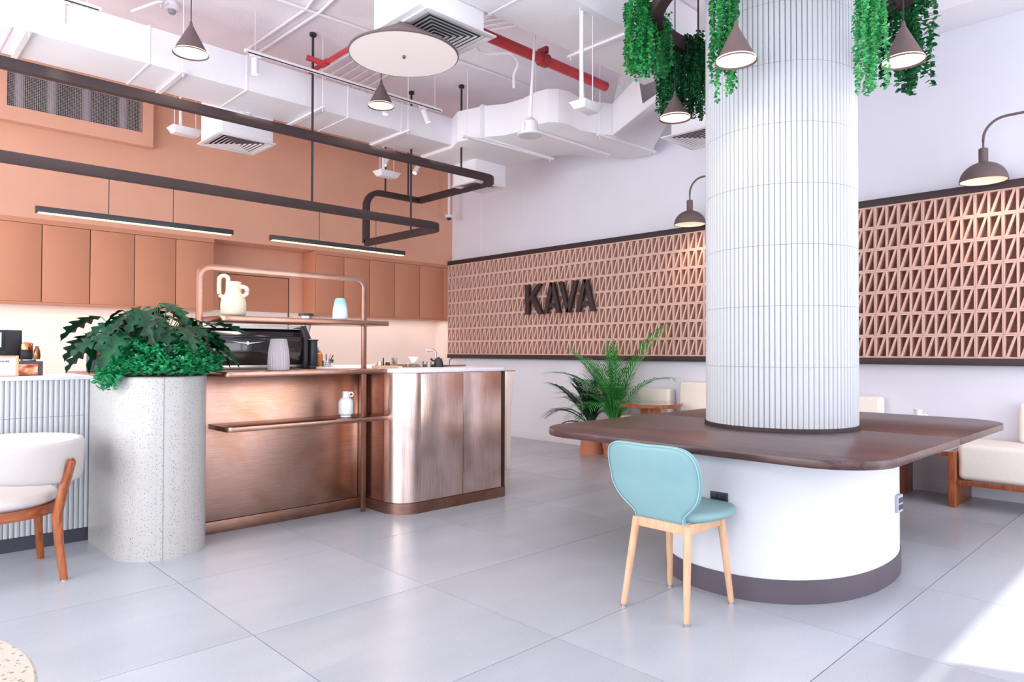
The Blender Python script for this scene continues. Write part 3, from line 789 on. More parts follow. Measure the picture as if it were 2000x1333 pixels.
# ------------------------------------------------------------------ dome wall lamps
def dome(c, label):
    t = thing('dome_wall_lamp', label, 'wall lamp', c, 'brown dome lamps on the right wall')
    r, h = 0.182, 0.168
    prof = [(r*math.cos(a), h*math.sin(a)) for a in [i*PI/2/10*0.93 for i in range(11)]]
    part('shade', MB().lathe(prof, c, 36, cap=False).lathe([(p[0]*0.97, p[1]*0.95+0.001) for p in prof], c, 36, cap=False), M_brown2, t)
    part('diffuser', MB().lathe([(r*0.96, 0.004), (r*0.80, 0.03), (0.01, 0.045)], c, 36, cap=False), M_dome_in, t, label='pale lit inner bowl')
    part('neck', MB().lathe([(0.036, h-0.01), (0.036, h+0.115), (0.03, h+0.12)], c, 20), M_brown2, t)
    x, y, z = c
    zt2 = 3.35
    path = rbend([(x, y, z+h+0.11), (x, y, zt2), (x, y-0.85, zt2), (XW-0.01, y-0.85, zt2)], [0, 0.17, 0.12, 0], 8)
    part('arm', MB().tube(path, 0.011, 10), M_brown2, t)
    part('wall_plate', MB().tube([(XW-0.02, y-0.85, zt2), (XW, y-0.85, zt2)], 0.05, 18), M_brown2, t)
    lamp('dome_light', 'SPOT', (x, y, z-0.01), 11, (1, 0.8, 0.58), (0, 0, -1), spot_size=2.7, spot_blend=0.7, shadow_soft_size=0.1)
dome((7.1, 1.44, 2.815), 'right brown dome lamp on a bent arm above the block screen')
dome((7.1, 4.34, 2.815), 'left brown dome lamp half hidden by the fluted column')

# ------------------------------------------------------------------ fluted column
CX, CY, CR = 4.71, 2.166, 0.504
t = thing('fluted_column', 'tall round column clad in white vertical half-round ribs, rising through the table', 'column', (CX, CY, 0.82))
part('core', MB().cyl((CX, CY), CR-0.022, 0.83, ZC, 64), plain('column_core', (205, 206, 210), 0.7), t)
part('base_ring', MB().cyl((CX, CY), CR+0.004, 0.82, 0.842, 72), M_brown, t)
NR = 92; RH = 0.39
wr_ = 2*(CR-0.02)*math.sin(PI/NR)
def rib_mb(h, wd=wr_, dep=0.014, n=8):
    mb = MB()
    prof = [(dep*math.sin(PI*i/n)**0.75 if 0 < i < n else 0.0, -wd/2*0.985*math.cos(PI*i/n)) for i in range(n+1)]
    prof = [(-0.004, -wd/2*0.985)]+prof+[(-0.004, wd/2*0.985)]
    return mb.prism(prof, 0, h-0.0018, 'z')
rm = rib_mb(RH).mesh('rib', smooth=40); rm.materials.append(M_rib)
rest = MB()
ang_cam = math.atan2(-CY, -CX)
for k in range(10):
    z = 0.842+RH*k; h = min(RH, ZC-z)
    for i in range(NR):
        a = 2*PI*i/NR
        dd = abs((a-ang_cam+PI) % (2*PI)-PI)
        if dd < PI*0.5 and k < 6:
            piece('rib', rm, t, (CX+(CR-0.02)*math.cos(a), CY+(CR-0.02)*math.sin(a), z), a)
        else:
            r_ = rib_mb(h, n=5).xf(Matrix.Translation((CX+(CR-0.02)*math.cos(a), CY+(CR-0.02)*math.sin(a), z)) @ Matrix.Rotation(a, 4, 'Z'))
            rest.add(r_.v, r_.f)
part('rib_cladding', rest, M_rib, t, kind='stuff')

# ------------------------------------------------------------------ communal table around the column
t = thing('communal_table', 'long dark walnut table with rounded corners around the column, white rounded base', 'table', (4.7, 2.1, 0))
P_ = rrect(3.29, 6.22, 1.09, 3.24, 0.34, 12)
SEAM = 4.752
def clip(poly, keep_low):
    out = []
    n = len(poly)
    for i in range(n):
        a, b_ = poly[i], poly[(i+1) % n]
        lim = SEAM-0.002 if keep_low else SEAM+0.002
        ia = a[0] <= lim if keep_low else a[0] >= lim; ib = b_[0] <= lim if keep_low else b_[0] >= lim
        if ia: out.append(a)
        if ia != ib:
            k = (lim-a[0])/(b_[0]-a[0]); out.append((lim, a[1]+(b_[1]-a[1])*k))
    return out
part('table_top', MB().prism(clip(P_, True), 0.776, 0.82, 'z'), M_walnut, t, bevel=0.004)
part('table_top', MB().prism(clip(P_, False), 0.776, 0.82, 'z'), M_walnut, t, bevel=0.004)
def superell(a, b_, n=2.2, k=96):
    return [(4.30+a*math.copysign(abs(math.cos(q))**(2/n), math.cos(q)), 1.9625+b_*math.copysign(abs(math.sin(q))**(2/n), math.sin(q))) for q in [2*PI*i/k for i in range(k)]]
S_ = superell(0.842, 0.6175)
part('base', MB().prism(S_, 0.125, 0.776, 'z'), plain('white_base_paint', (214, 216, 222), 0.6, var=0.01), t)
S2 = superell(0.850, 0.6255)
part('kickboard', MB().prism(S2, 0.0, 0.125, 'z'), M_kick, t)
o = part('socket_plate', MB().box(3.452, 3.468, 1.882, 1.985, 0.502, 0.558), M_kick2, t, bevel=0.002)
part('socket', MB().box(3.449, 3.456, 1.893, 1.928, 0.512, 0.548).box(3.449, 3.456, 1.937, 1.975, 0.512, 0.548), M_black, o, bevel=0.001)
o = part('socket_plate', MB().box(4.44, 4.53, 1.333, 1.36, 0.385, 0.485), plain('grey_plate', (176, 176, 190), 0.5), t, bevel=0.002)
part('socket', MB().box(4.45, 4.52, 1.330, 1.334, 0.40, 0.43).box(4.45, 4.52, 1.330, 1.334, 0.44, 0.47), M_kick2, o, bevel=0.001)

# ------------------------------------------------------------------ ribbed white counter (left)
t = thing('ribbed_counter', 'white counter with vertical ribs and a dark kickboard behind the armchair', 'counter', (0.4, 5.9, 0))
CF = 5.53
part('body', MB().box(-1.2, 1.24, CF+0.012, 6.15, 0.09, 1.125), M_rib, t, smooth=0)
part('worktop', MB().box(-1.2, 1.26, CF-0.012, 6.17, 1.125, 1.15), M_white, t, bevel=0.002)
part('kickboard', MB().box(-1.2, 1.24, CF+0.01, CF+0.03, 0, 0.095), M_kick2, t, smooth=0)
rw = 0.0305
rib2 = MB().prism([(-rw/2*0.985, 0.004), (-rw/2*0.985, 0)]+[(-rw/2*0.985*math.cos(PI*i/8), -0.014*math.sin(PI*i/8)**0.8) for i in range(1, 8)]+[(rw/2*0.985, 0), (rw/2*0.985, 0.004)], 0, 0.78, 'z').mesh('rib', smooth=40)
rib2.materials.append(M_rib)
rib3 = MB().prism([(-rw/2*0.985, 0.004), (-rw/2*0.985, 0)]+[(-rw/2*0.985*math.cos(PI*i/8), -0.014*math.sin(PI*i/8)**0.8) for i in range(1, 8)]+[(rw/2*0.985, 0), (rw/2*0.985, 0.004)], 0, 0.252, 'z').mesh('rib', smooth=40)
rib3.materials.append(M_rib)
x = 1.225
while x > 0.3:
    piece('rib', rib2, t, (x, CF+0.012, 0.095)); piece('rib', rib3, t, (x, CF+0.012, 0.877)); x -= rw
rest = MB()
while x > -1.2:
    rest.prism([(x-rw/2, CF+0.012), (x-rw/3, CF+0.001), (x, CF-0.002), (x+rw/3, CF+0.001), (x+rw/2, CF+0.012)], 0.095, 1.125, 'z'); x -= rw
part('rib_cladding', rest, M_rib, t, kind='stuff')

# ------------------------------------------------------------------ terrazzo planter
t = thing('terrazzo_planter', 'waist-high cream terrazzo planter with a rounded front', 'planter', (1.52, 5.1, 0))
pl = [(1.235, 5.52), (1.235, 5.02)]+[(1.52+0.285*math.cos(a), 4.955+0.285*math.sin(a)) for a in [PI+PI*i/24 for i in range(25)]]+[(1.805, 5.52)]
inn = [(1.26, 5.495)]+[(1.52+0.26*math.cos(a), 4.955+0.26*math.sin(a)) for a in [PI+PI*i/24 for i in range(25)]]+[(1.78, 5.495)]
mb = MB()
n = len(pl)
vs = [(a, b_, 0) for a, b_ in pl]+[(a, b_, 1.158) for a, b_ in pl]
mb.add(vs, [tuple(range(n-1, -1, -1))]+[(i, (i+1) % n, n+(i+1) % n, n+i) for i in range(n)])
part('shell', mb, M_terr, t)
part('rim', MB().prism(pl, 1.150, 1.158, 'z'), M_terr, t, bevel=0.002)
part('soil', MB().prism(inn, 1.158, 1.166, 'z'), M_soil, t)
part('panel_joint', MB().box(1.4572, 1.4586, 4.674, 4.6765, 0.0, 1.157), plain('joint_grey', (150, 146, 142), 0.8), t, smooth=0)

# ------------------------------------------------------------------ copper bar counters
t = thing('copper_bar_counter', 'brushed copper bar front panel with kick strip behind the shelves', 'counter', (2.5, 5.3, 0))
part('front_panel', MB().box(1.80, 3.158, 5.10, 5.14, 0.092, 1.14), M_copper_h, t, bevel=0.002)
part('kick_strip', MB().box(1.80, 3.158, 5.096, 5.13, 0.0, 0.088), M_kickcop, t, bevel=0.002)
part('body', MB().box(1.82, 3.15, 5.14, 5.9, 0.0, 1.14), M_gap, t, smooth=0)
part('worktop', MB().box(1.82, 3.15, 5.12, 6.55, 1.141, 1.160), M_copper_s, t, bevel=0.002)
t = thing('display_shelves', 'copper hoop frame holding three long shelves with rounded front corners', 'shelf', (2.5, 4.95, 0))
def shelfp(x0, x1, y0, y1, r=0.06):
    return [(x1, y1), (x0, y1)]+arc(x0+r, y0+r, r, PI, 1.5*PI, 8)+[(x1-0.01, y0), (x1, y0+0.01)]
part('shelf', MB().prism(shelfp(1.845, 3.205, 4.75, 5.10), 1.532, 1.570, 'z'), M_copper_s, t, bevel=0.003)
part('shelf', MB().prism(shelfp(1.872, 3.212, 4.75, 5.10), 1.143, 1.180, 'z'), M_copper_s, t, bevel=0.003)
part('shelf', MB().prism(shelfp(1.893, 3.219, 4.75, 5.10), 0.762, 0.797, 'z'), M_copper_s, t, bevel=0.003)
hx0, hx1, hy, hz = 1.768, 3.088, 4.95, 1.915
part('hoop', MB().bar(rbend([(hx0, hy, 0.0), (hx0, hy, hz), (hx1, hy, hz), (hx1, hy, 0.0)], [0, 0.075, 0.075, 0], 8), 0.044, 0.013, up=(0, 1, 0)).xf(Matrix.Identity(4)), M_copper_s, t, bevel=0.0015)
part('post', MB().box(3.128, 3.15, 5.04, 5.098, 0.09, 1.143), M_copper_v, t, bevel=0.003)

t = thing('copper_bar_corner', 'copper clad bar end with a curved corner, two doors and a white worktop', 'counter', (3.8, 5.0, 0))
x0, x1, y0, y1 = 3.185, 4.40, 4.585, 6.4
R1, R2 = 0.20, 0.085
def foot(g=0.0, yy=y1):
    return [(x1-g, yy), (x0+g, yy)]+arc(x0+R1, y0+R1, R1-g, PI, 1.5*PI, 16)+arc(x1-R2, y0+R2, R2-g, 1.5*PI, 2*PI, 8)
part('body', MB().prism(foot(0.012), 0.09, 1.145, 'z'), M_copper_v, t)
part('side_cladding', MB().box(x0+0.004, x0+0.02, y0+R1+0.02, y1-0.05, 0.095, 1.145), M_copper_h, t, smooth=0)
part('curved_corner', MB().prism([(x0, y0+R1+0.01)]+arc(x0+R1, y0+R1, R1, PI, 1.5*PI, 20)+[(x0+R1+0.015, y0), (x0+R1+0.015, y0+0.03), (x0+R1, y0+0.03)]+[(x0+R1+(R1-0.03)*math.cos(a), y0+R1+(R1-0.03)*math.sin(a)) for a in [1.5*PI-PI/2*i/12 for i in range(13)]], 0.095, 1.145, 'z'), M_copper_v, t, smooth=50)
part('door', MB().box(3.402, 3.851, y0, y0+0.02, 0.095, 1.14), M_copper_v, t, bevel=0.0015)
part('door', MB().box(3.856, 4.305, y0, y0+0.02, 0.095, 1.14), M_copper_v, t, bevel=0.0015)
part('end_trim', MB().prism([(4.31, y0)]+arc(x1-R2, y0+R2, R2, 1.5*PI, 2*PI, 10)+[(x1, 5.4), (x1-0.02, 5.4), (x1-0.02, y0+R2), (4.31, y0+0.02)], 0.095, 1.145, 'z'), plain('dark_bronze', (84, 62, 54), 0.35, 0.9, var=0.1), t)
part('kick_strip', MB().prism(foot(-0.003), 0.0, 0.088, 'z'), M_kickcop, t)
part('worktop', MB().prism(foot(-0.004, 6.45), 1.148, 1.178, 'z'), M_white, t, bevel=0.003)
part('tray_rim', MB().box(3.62, 4.36, 5.15, 5.16, 1.178, 1.196).box(3.62, 4.36, 5.6, 5.61, 1.178, 1.196), M_copper_s, t, smooth=0)
t = thing('folded_panel', 'pale tapered panel with an orange edge standing behind the copper bar end', 'panel', (5.41, 5.6, 0))
part('board', MB().prism([(5.33, 0.0), (5.47, 0.0), (5.40, 0.68), (5.455, 1.10), (5.33, 1.10)][0:1]+[(5.38, 0.0), (5.40, 0.69), (5.458, 1.10), (5.33, 1.10)], 5.58, 5.62, 'y'), M_cream, t, bevel=0.003)
part('edge', MB().box(5.33, 5.46, 5.58, 5.62, 1.10, 1.112), M_cab, t, smooth=0)

# ------------------------------------------------------------------ objects on the shelves
def solid_vase(prof, c, n=40): return MB().lathe(prof, c, n, cap=True)
c = (1.985, 4.90, 1.571)
t = thing('two_handled_vase', 'cream ceramic vase with one tall oval and one round handle', 'vase', c)
part('body', MB().lathe([(0.05, 0), (0.078, 0.006), (0.086, 0.02), (0.086, 0.09), (0.080, 0.125), (0.056, 0.165), (0.052, 0.18), (0.052, 0.245), (0.046, 0.247), (0.046, 0.19), (0.001, 0.05)], c, 40), plain('cream_ceramic', (220, 209, 182), 0.6, var=0.02), t, smooth=60)
px_, py_ = Rr.x, Rr.y       # handles lie across the view
def ring(cx_, cz_, rw_, rh_, th, n=28):
    pth = []
    for i in range(n):
        a = 2*PI*i/n
        u = rw_*math.copysign(abs(math.cos(a))**0.9, math.cos(a)); v_ = rh_*math.sin(a)
        if rh_ > rw_: v_ = (rh_-rw_)*(1 if math.sin(a) > 0 else -1)*min(1, abs(math.sin(a))*3)+rw_*math.sin(a)
        pth.append((c[0]+(cx_+u)*px_, c[1]+(cx_+u)*py_, c[2]+cz_+v_))
    return MB().tube(pth, th, 10, closed=True)
part('handle', ring(-0.070, 0.215, 0.033, 0.075, 0.015), MATS['cream_ceramic'], t, label='tall oval handle', smooth=60)
part('handle', ring(0.066, 0.178, 0.032, 0.032, 0.015), MATS['cream_ceramic'], t, label='small round handle', smooth=60)

def gradmat(name, lo, hi, z0, z1):
    mt, nt, N, L, b = nodes_of(name)
    tc = N.new('ShaderNodeTexCoord'); sp = N.new('ShaderNodeSeparateXYZ'); L.new(tc.outputs['Object'], sp.inputs[0])
    nz = N.new('ShaderNodeTexNoise'); nz.inputs['Scale'].default_value = 30; L.new(tc.outputs['Object'], nz.inputs['Vector'])
    mr = N.new('ShaderNodeMapRange'); mr.inputs['From Min'].default_value = z0; mr.inputs['From Max'].default_value = z1
    ad = N.new('ShaderNodeMath'); ad.operation = 'MULTIPLY_ADD'; ad.inputs[1].default_value = 0.04; L.new(nz.outputs['Fac'], ad.inputs[0]); L.new(sp.outputs[2], ad.inputs[2])
    L.new(ad.outputs[0], mr.inputs['Value'])
    mx = N.new('ShaderNodeMix'); mx.data_type = 'RGBA'; mx.inputs['A'].default_value = lin(lo); mx.inputs['B'].default_value = lin(hi)
    L.new(mr.outputs[0], mx.inputs['Factor']); L.new(mx.outputs['Result'], b.inputs['Base Color']); b.inputs['Roughness'].default_value = 0.25
    return mt
c = (2.836, 4.90, 1.571)
solo('glazed_vase', MB().lathe([(0.045, 0), (0.056, 0.006), (0.060, 0.02), (0.057, 0.08), (0.047, 0.14), (0.038, 0.168), (0.030, 0.175), (0.028, 0.168), (0.04, 0.13), (0.001, 0.03)], c, 36), gradmat('pale_blue_glaze', (232, 240, 244), (130, 192, 204), 0.07, 0.18),
     'small white vase with a blue glazed top on the upper copper shelf', 'vase', c, smooth=60)
c = (2.325, 4.90, 1.181)
mb = MB(); n = 88
prof = [(0.070, 0), (0.074, 0.006), (0.076, 0.06), (0.071, 0.14), (0.060, 0.205), (0.055, 0.228), (0.050, 0.236), (0.046, 0.228), (0.06, 0.15), (0.001, 0.03)]
vs = []; fs = []
for j, (r, z) in enumerate(prof):
    for k in range(n):
        a = 2*PI*k/n; wv = 0.0035*(1 if k % 4 < 2 else -1)*(1 if 0 < j < 7 else 0); a2 = a+0.05*math.sin(z*22)+0.02*math.sin(z*50+k*0.3)
        vs.append((c[0]+(r+wv)*math.cos(a2), c[1]+(r+wv)*math.sin(a2), c[2]+z))
for j in range(len(prof)-1):
    for k in range(n): fs.append((j*n+k, j*n+(k+1) % n, (j+1)*n+(k+1) % n, (j+1)*n+k))
fs.append(tuple(range(n-1, -1, -1)))
mb.add(vs, fs)
solo('ribbed_vase', mb, plain('matte_grey_ceramic', (190, 180, 184), 0.8, var=0.03), 'grey vase with wavy vertical grooves in front of the espresso machine', 'vase', c, smooth=25)
c = (2.88, 4.88, 0.798)
t = thing('bottle_jug', 'small white bottle jug with a ring handle on the lowest shelf', 'jug', c)
M_wc = plain('white_ceramic', (236, 236, 238), 0.5, var=0.02)
part('body', MB().lathe([(0.040, 0), (0.044, 0.004), (0.040, 0.014), (0.054, 0.024), (0.0575, 0.035), (0.0575, 0.115), (0.052, 0.138), (0.036, 0.152), (0.026, 0.158), (0.026, 0.196), (0.031, 0.204), (0.026, 0.206), (0.020, 0.198), (0.001, 0.1)], c, 36), M_wc, t, smooth=50)
part('handle', MB().tube([(c[0]+(0.043+0.016*math.cos(2*PI*i/18))*px_, c[1]+(0.043+0.016*math.cos(2*PI*i/18))*py_, c[2]+0.182+0.016*math.sin(2*PI*i/18)) for i in range(18)], 0.0055, 8, closed=True), M_wc, t)

# ------------------------------------------------------------------ espresso machine and bar tools
M_gloss = plain('gloss_black_enamel', (20, 20, 26), 0.16, var=0.02, coat=0.6)
t = thing('espresso_machine', 'wide gloss black espresso machine with a winged silver badge on its back', 'coffee machine', (2.62, 6.2, 1.161))
side = [(6.0, 1.20), (5.985, 1.30), (5.98, 1.40), (5.99, 1.455), (6.03, 1.462), (6.045, 1.50), (6.08, 1.525), (6.5, 1.525), (6.5, 1.20)]
part('body', MB().prism(side, 2.02, 3.08, 'x'), M_gloss, t, bevel=0.004, smooth=50)
part('end_panel', MB().prism([(5.96, 1.165), (5.96, 1.44), (6.02, 1.55), (6.10, 1.55), (6.5, 1.50), (6.5, 1.165)], 3.08, 3.12, 'x'), M_black, t, bevel=0.004)
part('base_plate', MB().box(2.03, 3.08, 6.02, 6.48, 1.172, 1.20), M_steel, t, bevel=0.002)
part('top_rail', MB().box(2.02, 3.10, 6.04, 6.05, 1.545, 1.56).box(2.02, 3.10, 6.04, 6.46, 1.525, 1.530), M_steel, t, smooth=0)
part('foot', MB().cyl((2.12, 6.1), 0.025, 1.161, 1.172, 12), M_black, t); part('foot', MB().cyl((3.0, 6.1), 0.025, 1.161, 1.172, 12), M_black, t)
part('badge', MB().prism([(2.40, 1.409), (2.50, 1.400), (2.535, 1.398), (2.548, 1.412), (2.561, 1.398), (2.60, 1.400), (2.70, 1.409), (2.60, 1.391), (2.565, 1.388), (2.548, 1.376), (2.531, 1.388), (2.50, 1.391)], 5.970, 5.984, 'y'), M_steel, t, label='silver winged badge', smooth=0)
part('side_arm', MB().add([(3.13, 6.0, 1.44), (3.17, 6.0, 1.44), (3.11, 6.0, 1.56), (3.085, 6.0, 1.56), (3.13, 6.03, 1.44), (3.17, 6.03, 1.44), (3.11, 6.03, 1.56), (3.085, 6.03, 1.56)],
     [(0, 1, 2, 3), (7, 6, 5, 4), (0, 4, 5, 1), (1, 5, 6, 2), (2, 6, 7, 3), (3, 7, 4, 0)]), M_black, t)
t = thing('coffee_grinder', 'dark slim coffee grinder beside the espresso machine', 'grinder', (3.16, 6.02, 1.161))
part('body', MB().prism([(3.128, 1.19), (3.20, 1.19), (3.198, 1.42), (3.135, 1.42)], 5.93, 6.1, 'y'), plain('dark_grey_steel', (58, 62, 68), 0.35, 0.6), t, bevel=0.006)
part('base', MB().box(3.118, 3.208, 5.92, 6.12, 1.161, 1.19), M_black, t, bevel=0.004)
part('top_plate', MB().box(3.126, 3.204, 5.925, 6.11, 1.42, 1.432), M_black, t, bevel=0.003)
c = (3.22, 6.2, 1.50)
t = thing('bean_hopper', 'steel hopper with a black lid rising over the machine end', 'hopper', (3.22, 6.2, 1.161))
part('stand', MB().cyl((3.22, 6.2), 0.03, 1.161, 1.50, 16), M_steel, t)
part('cup', MB().lathe([(0.03, 0.0), (0.055, 0.10), (0.055, 0.165)], c, 24), M_steel, t)
part('lid', MB().lathe([(0.074, 0.165), (0.076, 0.172), (0.070, 0.188), (0.02, 0.194)], c, 28), M_black, t)
WT = 1.1605
c = (3.245, 5.85, WT)
t = thing('utensil_cup', 'perforated steel cup holding brushes and spoons beside the grinder', 'utensil holder', c)
part('cup', MB().lathe([(0.036, 0), (0.037, 0.004), (0.037, 0.075), (0.033, 0.075), (0.033, 0.01), (0.001, 0.01)], c, 24), M_steel, t)
mb = MB()
for i in range(12):
    for j in range(3):
        a = 2*PI*(i+0.5*(j % 2))/12; x, y, z = c[0]+0.0372*math.cos(a), c[1]+0.0372*math.sin(a), c[2]+0.02+0.02*j
        mb.sphere((x, y, z), 0.0042, 6)
part('hole', mb, M_black, t, kind='stuff')
for k, (dx, dz, mm) in enumerate(((0.03, 0.06, M_oak), (0.045, 0.05, M_brown), (0.0, 0.06, M_steel))):
    part('utensil', MB().bar([(c[0]+dx*0.3, c[1], c[2]+0.02), (c[0]+dx*px_*1.4, c[1]+dx*py_*1.4, c[2]+0.075+dz)], 0.016, 0.005), mm, t)
c = (3.19, 5.98, WT)
t = thing('amber_bottle', 'amber syrup bottle with a white pump top beside the steel cup', 'bottle', (3.25, 6.0, WT))
c = (3.25, 6.0, WT)
part('body', MB().lathe([(0.034, 0), (0.036, 0.006), (0.036, 0.11), (0.030, 0.14), (0.014, 0.155), (0.014, 0.17)], c, 24), plain('amber_syrup', (206, 128, 50), 0.2, var=0.1), t)
part('pump', MB().lathe([(0.016, 0.17), (0.016, 0.185), (0.006, 0.187), (0.006, 0.20)], c, 14).tube([(c[0], c[1], c[2]+0.2), (c[0]-0.03*px_, c[1]-0.03*py_, c[2]+0.195)], 0.005, 6), M_white, t)
c = (3.33, 5.92, WT)
t = thing('spice_jar', 'small dark lidded jar with a white label beside the steel cup', 'jar', c)
part('body', MB().lathe([(0.024, 0), (0.025, 0.004), (0.025, 0.065)], c, 20), plain('jar_green', (74, 120, 96), 0.4), t)
part('label_band', MB().lathe([(0.0255, 0.018), (0.0255, 0.05)], c, 20, cap=False), M_white, t)
part('lid', MB().lathe([(0.026, 0.065), (0.026, 0.085)], c, 20), M_black, t)
T2 = 1.1785
t = thing('wooden_tool_tray', 'small wooden tray with barista tools on the white worktop', 'tray', (3.36, 5.1, T2))
part('tray', MB().box(3.27, 3.47, 5.0, 5.12, T2, T2+0.022), M_oak, t, bevel=0.006)
part('tin', MB().cyl((3.32, 5.07), 0.022, T2+0.0222, T2+0.055, 16), M_steel, t)
part('tamper', MB().cyl((3.395, 5.06), 0.020, T2+0.0222, T2+0.05, 16).cyl((3.345, 5.05), 0.006, T2+0.0222, T2+0.088, 10), M_black, t)
for nm, lab, x, prof, mt_ in (
    ('measuring_jigger', 'steel jigger cup on a glass base near the tap', 3.49, [(0.016, 0.036), (0.024, 0.04), (0.034, 0.088), (0.031, 0.088), (0.02, 0.045)], M_steel),
    ('coffee_dripper', 'white ceramic coffee dripper on a small glass server', 3.70, [(0.014, 0.036), (0.022, 0.05), (0.05, 0.098), (0.046, 0.098), (0.015, 0.05)], M_wc)):
    c = (x, 5.1, T2)
    t = thing(nm, lab, 'coffee tool', c)
    part('cup', MB().lathe(prof, c, 24, cap=False), mt_, t, smooth=60)
    part('glass', MB().lathe([(0.028, 0), (0.030, 0.036), (0.028, 0.036), (0.026, 0.003)], c, 20), glassm('clear_glass'), t)
    part('handle', MB().tube([(c[0]-0.028*px_, c[1]-0.028*py_, T2+0.032), (c[0]-0.05*px_, c[1]-0.05*py_, T2+0.032), (c[0]-0.05*px_, c[1]-0.05*py_, T2+0.008)], 0.002, 6), M_steel, t)
for k, (x, lab) in enumerate(((3.83, 'small steel cup left of the black kettle, the farther of two'), (3.865, 'small steel cup touching the black kettle handle'))):
    c = (x, 5.16-0.07*k, T2)
    t = solo('steel_cup', MB().lathe([(0.020, 0), (0.026, 0.055), (0.024, 0.055), (0.018, 0.004)], c, 20), M_steel, lab, 'cup', c, group='small steel cups by the kettle', smooth=60)
c = (3.97, 5.08, T2)
t = thing('gooseneck_kettle', 'matte black gooseneck kettle beside the tap', 'kettle', c)
part('body', MB().lathe([(0.046, 0), (0.048, 0.004), (0.044, 0.03), (0.034, 0.07), (0.034, 0.078), (0.012, 0.084), (0.010, 0.092), (0.001, 0.094)], c, 28), M_black, t, smooth=50)
part('handle', MB().tube([(c[0]-0.03*px_, c[1]-0.03*py_, T2+0.055), (c[0]-0.055*px_, c[1]-0.055*py_, T2+0.06), (c[0]-0.072*px_, c[1]-0.072*py_, T2+0.078)], [0.007, 0.008, 0.012], 8), M_black, t)
part('spout', MB().tube(rbend([(c[0]+0.04*px_, c[1]+0.04*py_, T2+0.01), (c[0]+0.10*px_, c[1]+0.10*py_, T2+0.012), (c[0]+0.105*px_, c[1]+0.105*py_, T2+0.07), (c[0]+0.13*px_, c[1]+0.13*py_, T2+0.085)], 0.012, 4), 0.004, 8), M_black, t)
c = (4.03, 5.2, T2)
t = thing('bar_tap', 'brushed steel gooseneck tap on the white worktop', 'tap', c)
part('pipe', MB().tube(rbend([(c[0], c[1], T2), (c[0], c[1], T2+0.155), (c[0]-0.09*px_, c[1]-0.09*py_, T2+0.155)], 0.04, 8), 0.013, 14), M_steel, t)
part('nozzle', MB().tube([(c[0]-0.085*px_, c[1]-0.085*py_, T2+0.15), (c[0]-0.085*px_, c[1]-0.085*py_, T2+0.130)], 0.009, 12), M_steel, t)

# left counter top items
T3 = 1.1505
t = thing('point_of_sale', 'black two-sided till screen with a pale blue customer display', 'till', (0.72, 5.9, T3))
part('foot', MB().box(0.62, 0.82, 5.85, 6.05, T3, T3+0.02), M_black, t, bevel=0.004)
part('stem', MB().box(0.70, 0.76, 5.93, 5.98, T3+0.02, T3+0.12), M_black, t, bevel=0.004)
part('back_screen', MB().box(0.50, 0.915, 6.00, 6.03, 1.262, 1.47).add([(0.72, 5.99, 1.20), (0.90, 5.99, 1.45), (0.90, 6.0, 1.45), (0.90, 6.0, 1.20), (0.72, 6.0, 1.2)], [(0, 1, 2, 4), (0, 4, 3), (0, 3, 1), (1, 3, 2)]), M_black, t, bevel=0.004)
part('wing', MB().prism([(0.68, 1.17), (0.87, 1.17), (0.905, 1.46), (0.70, 1.46)], 5.97, 6.0, 'y'), M_black, t, bevel=0.004)
o = part('customer_display', MB().box(0.50, 0.805, 5.93, 5.95, 1.325, 1.465), M_black, t, bevel=0.004)
part('screen', MB().box(0.52, 0.785, 5.925, 5.931, 1.347, 1.45), glow('lcd_blue', (158, 180, 226), 0.85), o, smooth=0)
t = thing('menu_sign', 'small wooden framed card reading SCAN ME beside the till', 'sign', (0.80, 5.66, T3))
part('frame', MB().box(0.60, 0.622, 5.65, 5.67, T3, T3+0.14).box(0.828, 0.845, 5.65, 5.67, T3, T3+0.14).box(0.622, 0.828, 5.65, 5.67, T3+0.128, T3+0.14).box(0.622, 0.828, 5.65, 5.67, T3, T3+0.006), M_oak, t, bevel=0.002)
o = part('card', MB().box(0.622, 0.828, 5.658, 5.664, T3+0.006, T3+0.128), M_white, t, smooth=0)
SEG = {'S': [((1, 1), (0, 1)), ((0, 1), (0, .5)), ((0, .5), (1, .5)), ((1, .5), (1, 0)), ((1, 0), (0, 0))], 'C': [((1, 1), (0, 1)), ((0, 1), (0, 0)), ((0, 0), (1, 0))],
       'A': [((0, 0), (.5, 1)), ((.5, 1), (1, 0)), ((.2, .4), (.8, .4))], 'N': [((0, 0), (0, 1)), ((0, 1), (1, 0)), ((1, 0), (1, 1))],
       'M': [((0, 0), (0, 1)), ((0, 1), (.5, .4)), ((.5, .4), (1, 1)), ((1, 1), (1, 0))], 'E': [((1, 1), (0, 1)), ((0, 1), (0, 0)), ((0, 0), (1, 0)), ((0, .5), (.8, .5))]}
mb = MB(); xx = 0.722
for ch in 'SCAN ME':
    for (a, b_) in SEG.get(ch, []):
        mb.bar([(xx+a[0]*0.0075, 5.6565, T3+0.096+a[1]*0.010), (xx+b_[0]*0.0075, 5.6565, T3+0.096+b_[1]*0.010)], 0.002, 0.002, up=(0, 1, 0))
    xx += 0.0115 if ch != ' ' else 0.006
part('lettering', mb, M_black, o, smooth=0)
t = thing('snack_box', 'dark box with an orange and brown picture front beside the sign', 'box', (0.93, 5.78, T3))
part('carton', MB().box(0.845, 1.0, 5.75, 5.88, T3, T3+0.1), plain('box_grey', (84, 78, 84), 0.6), t, bevel=0.003)
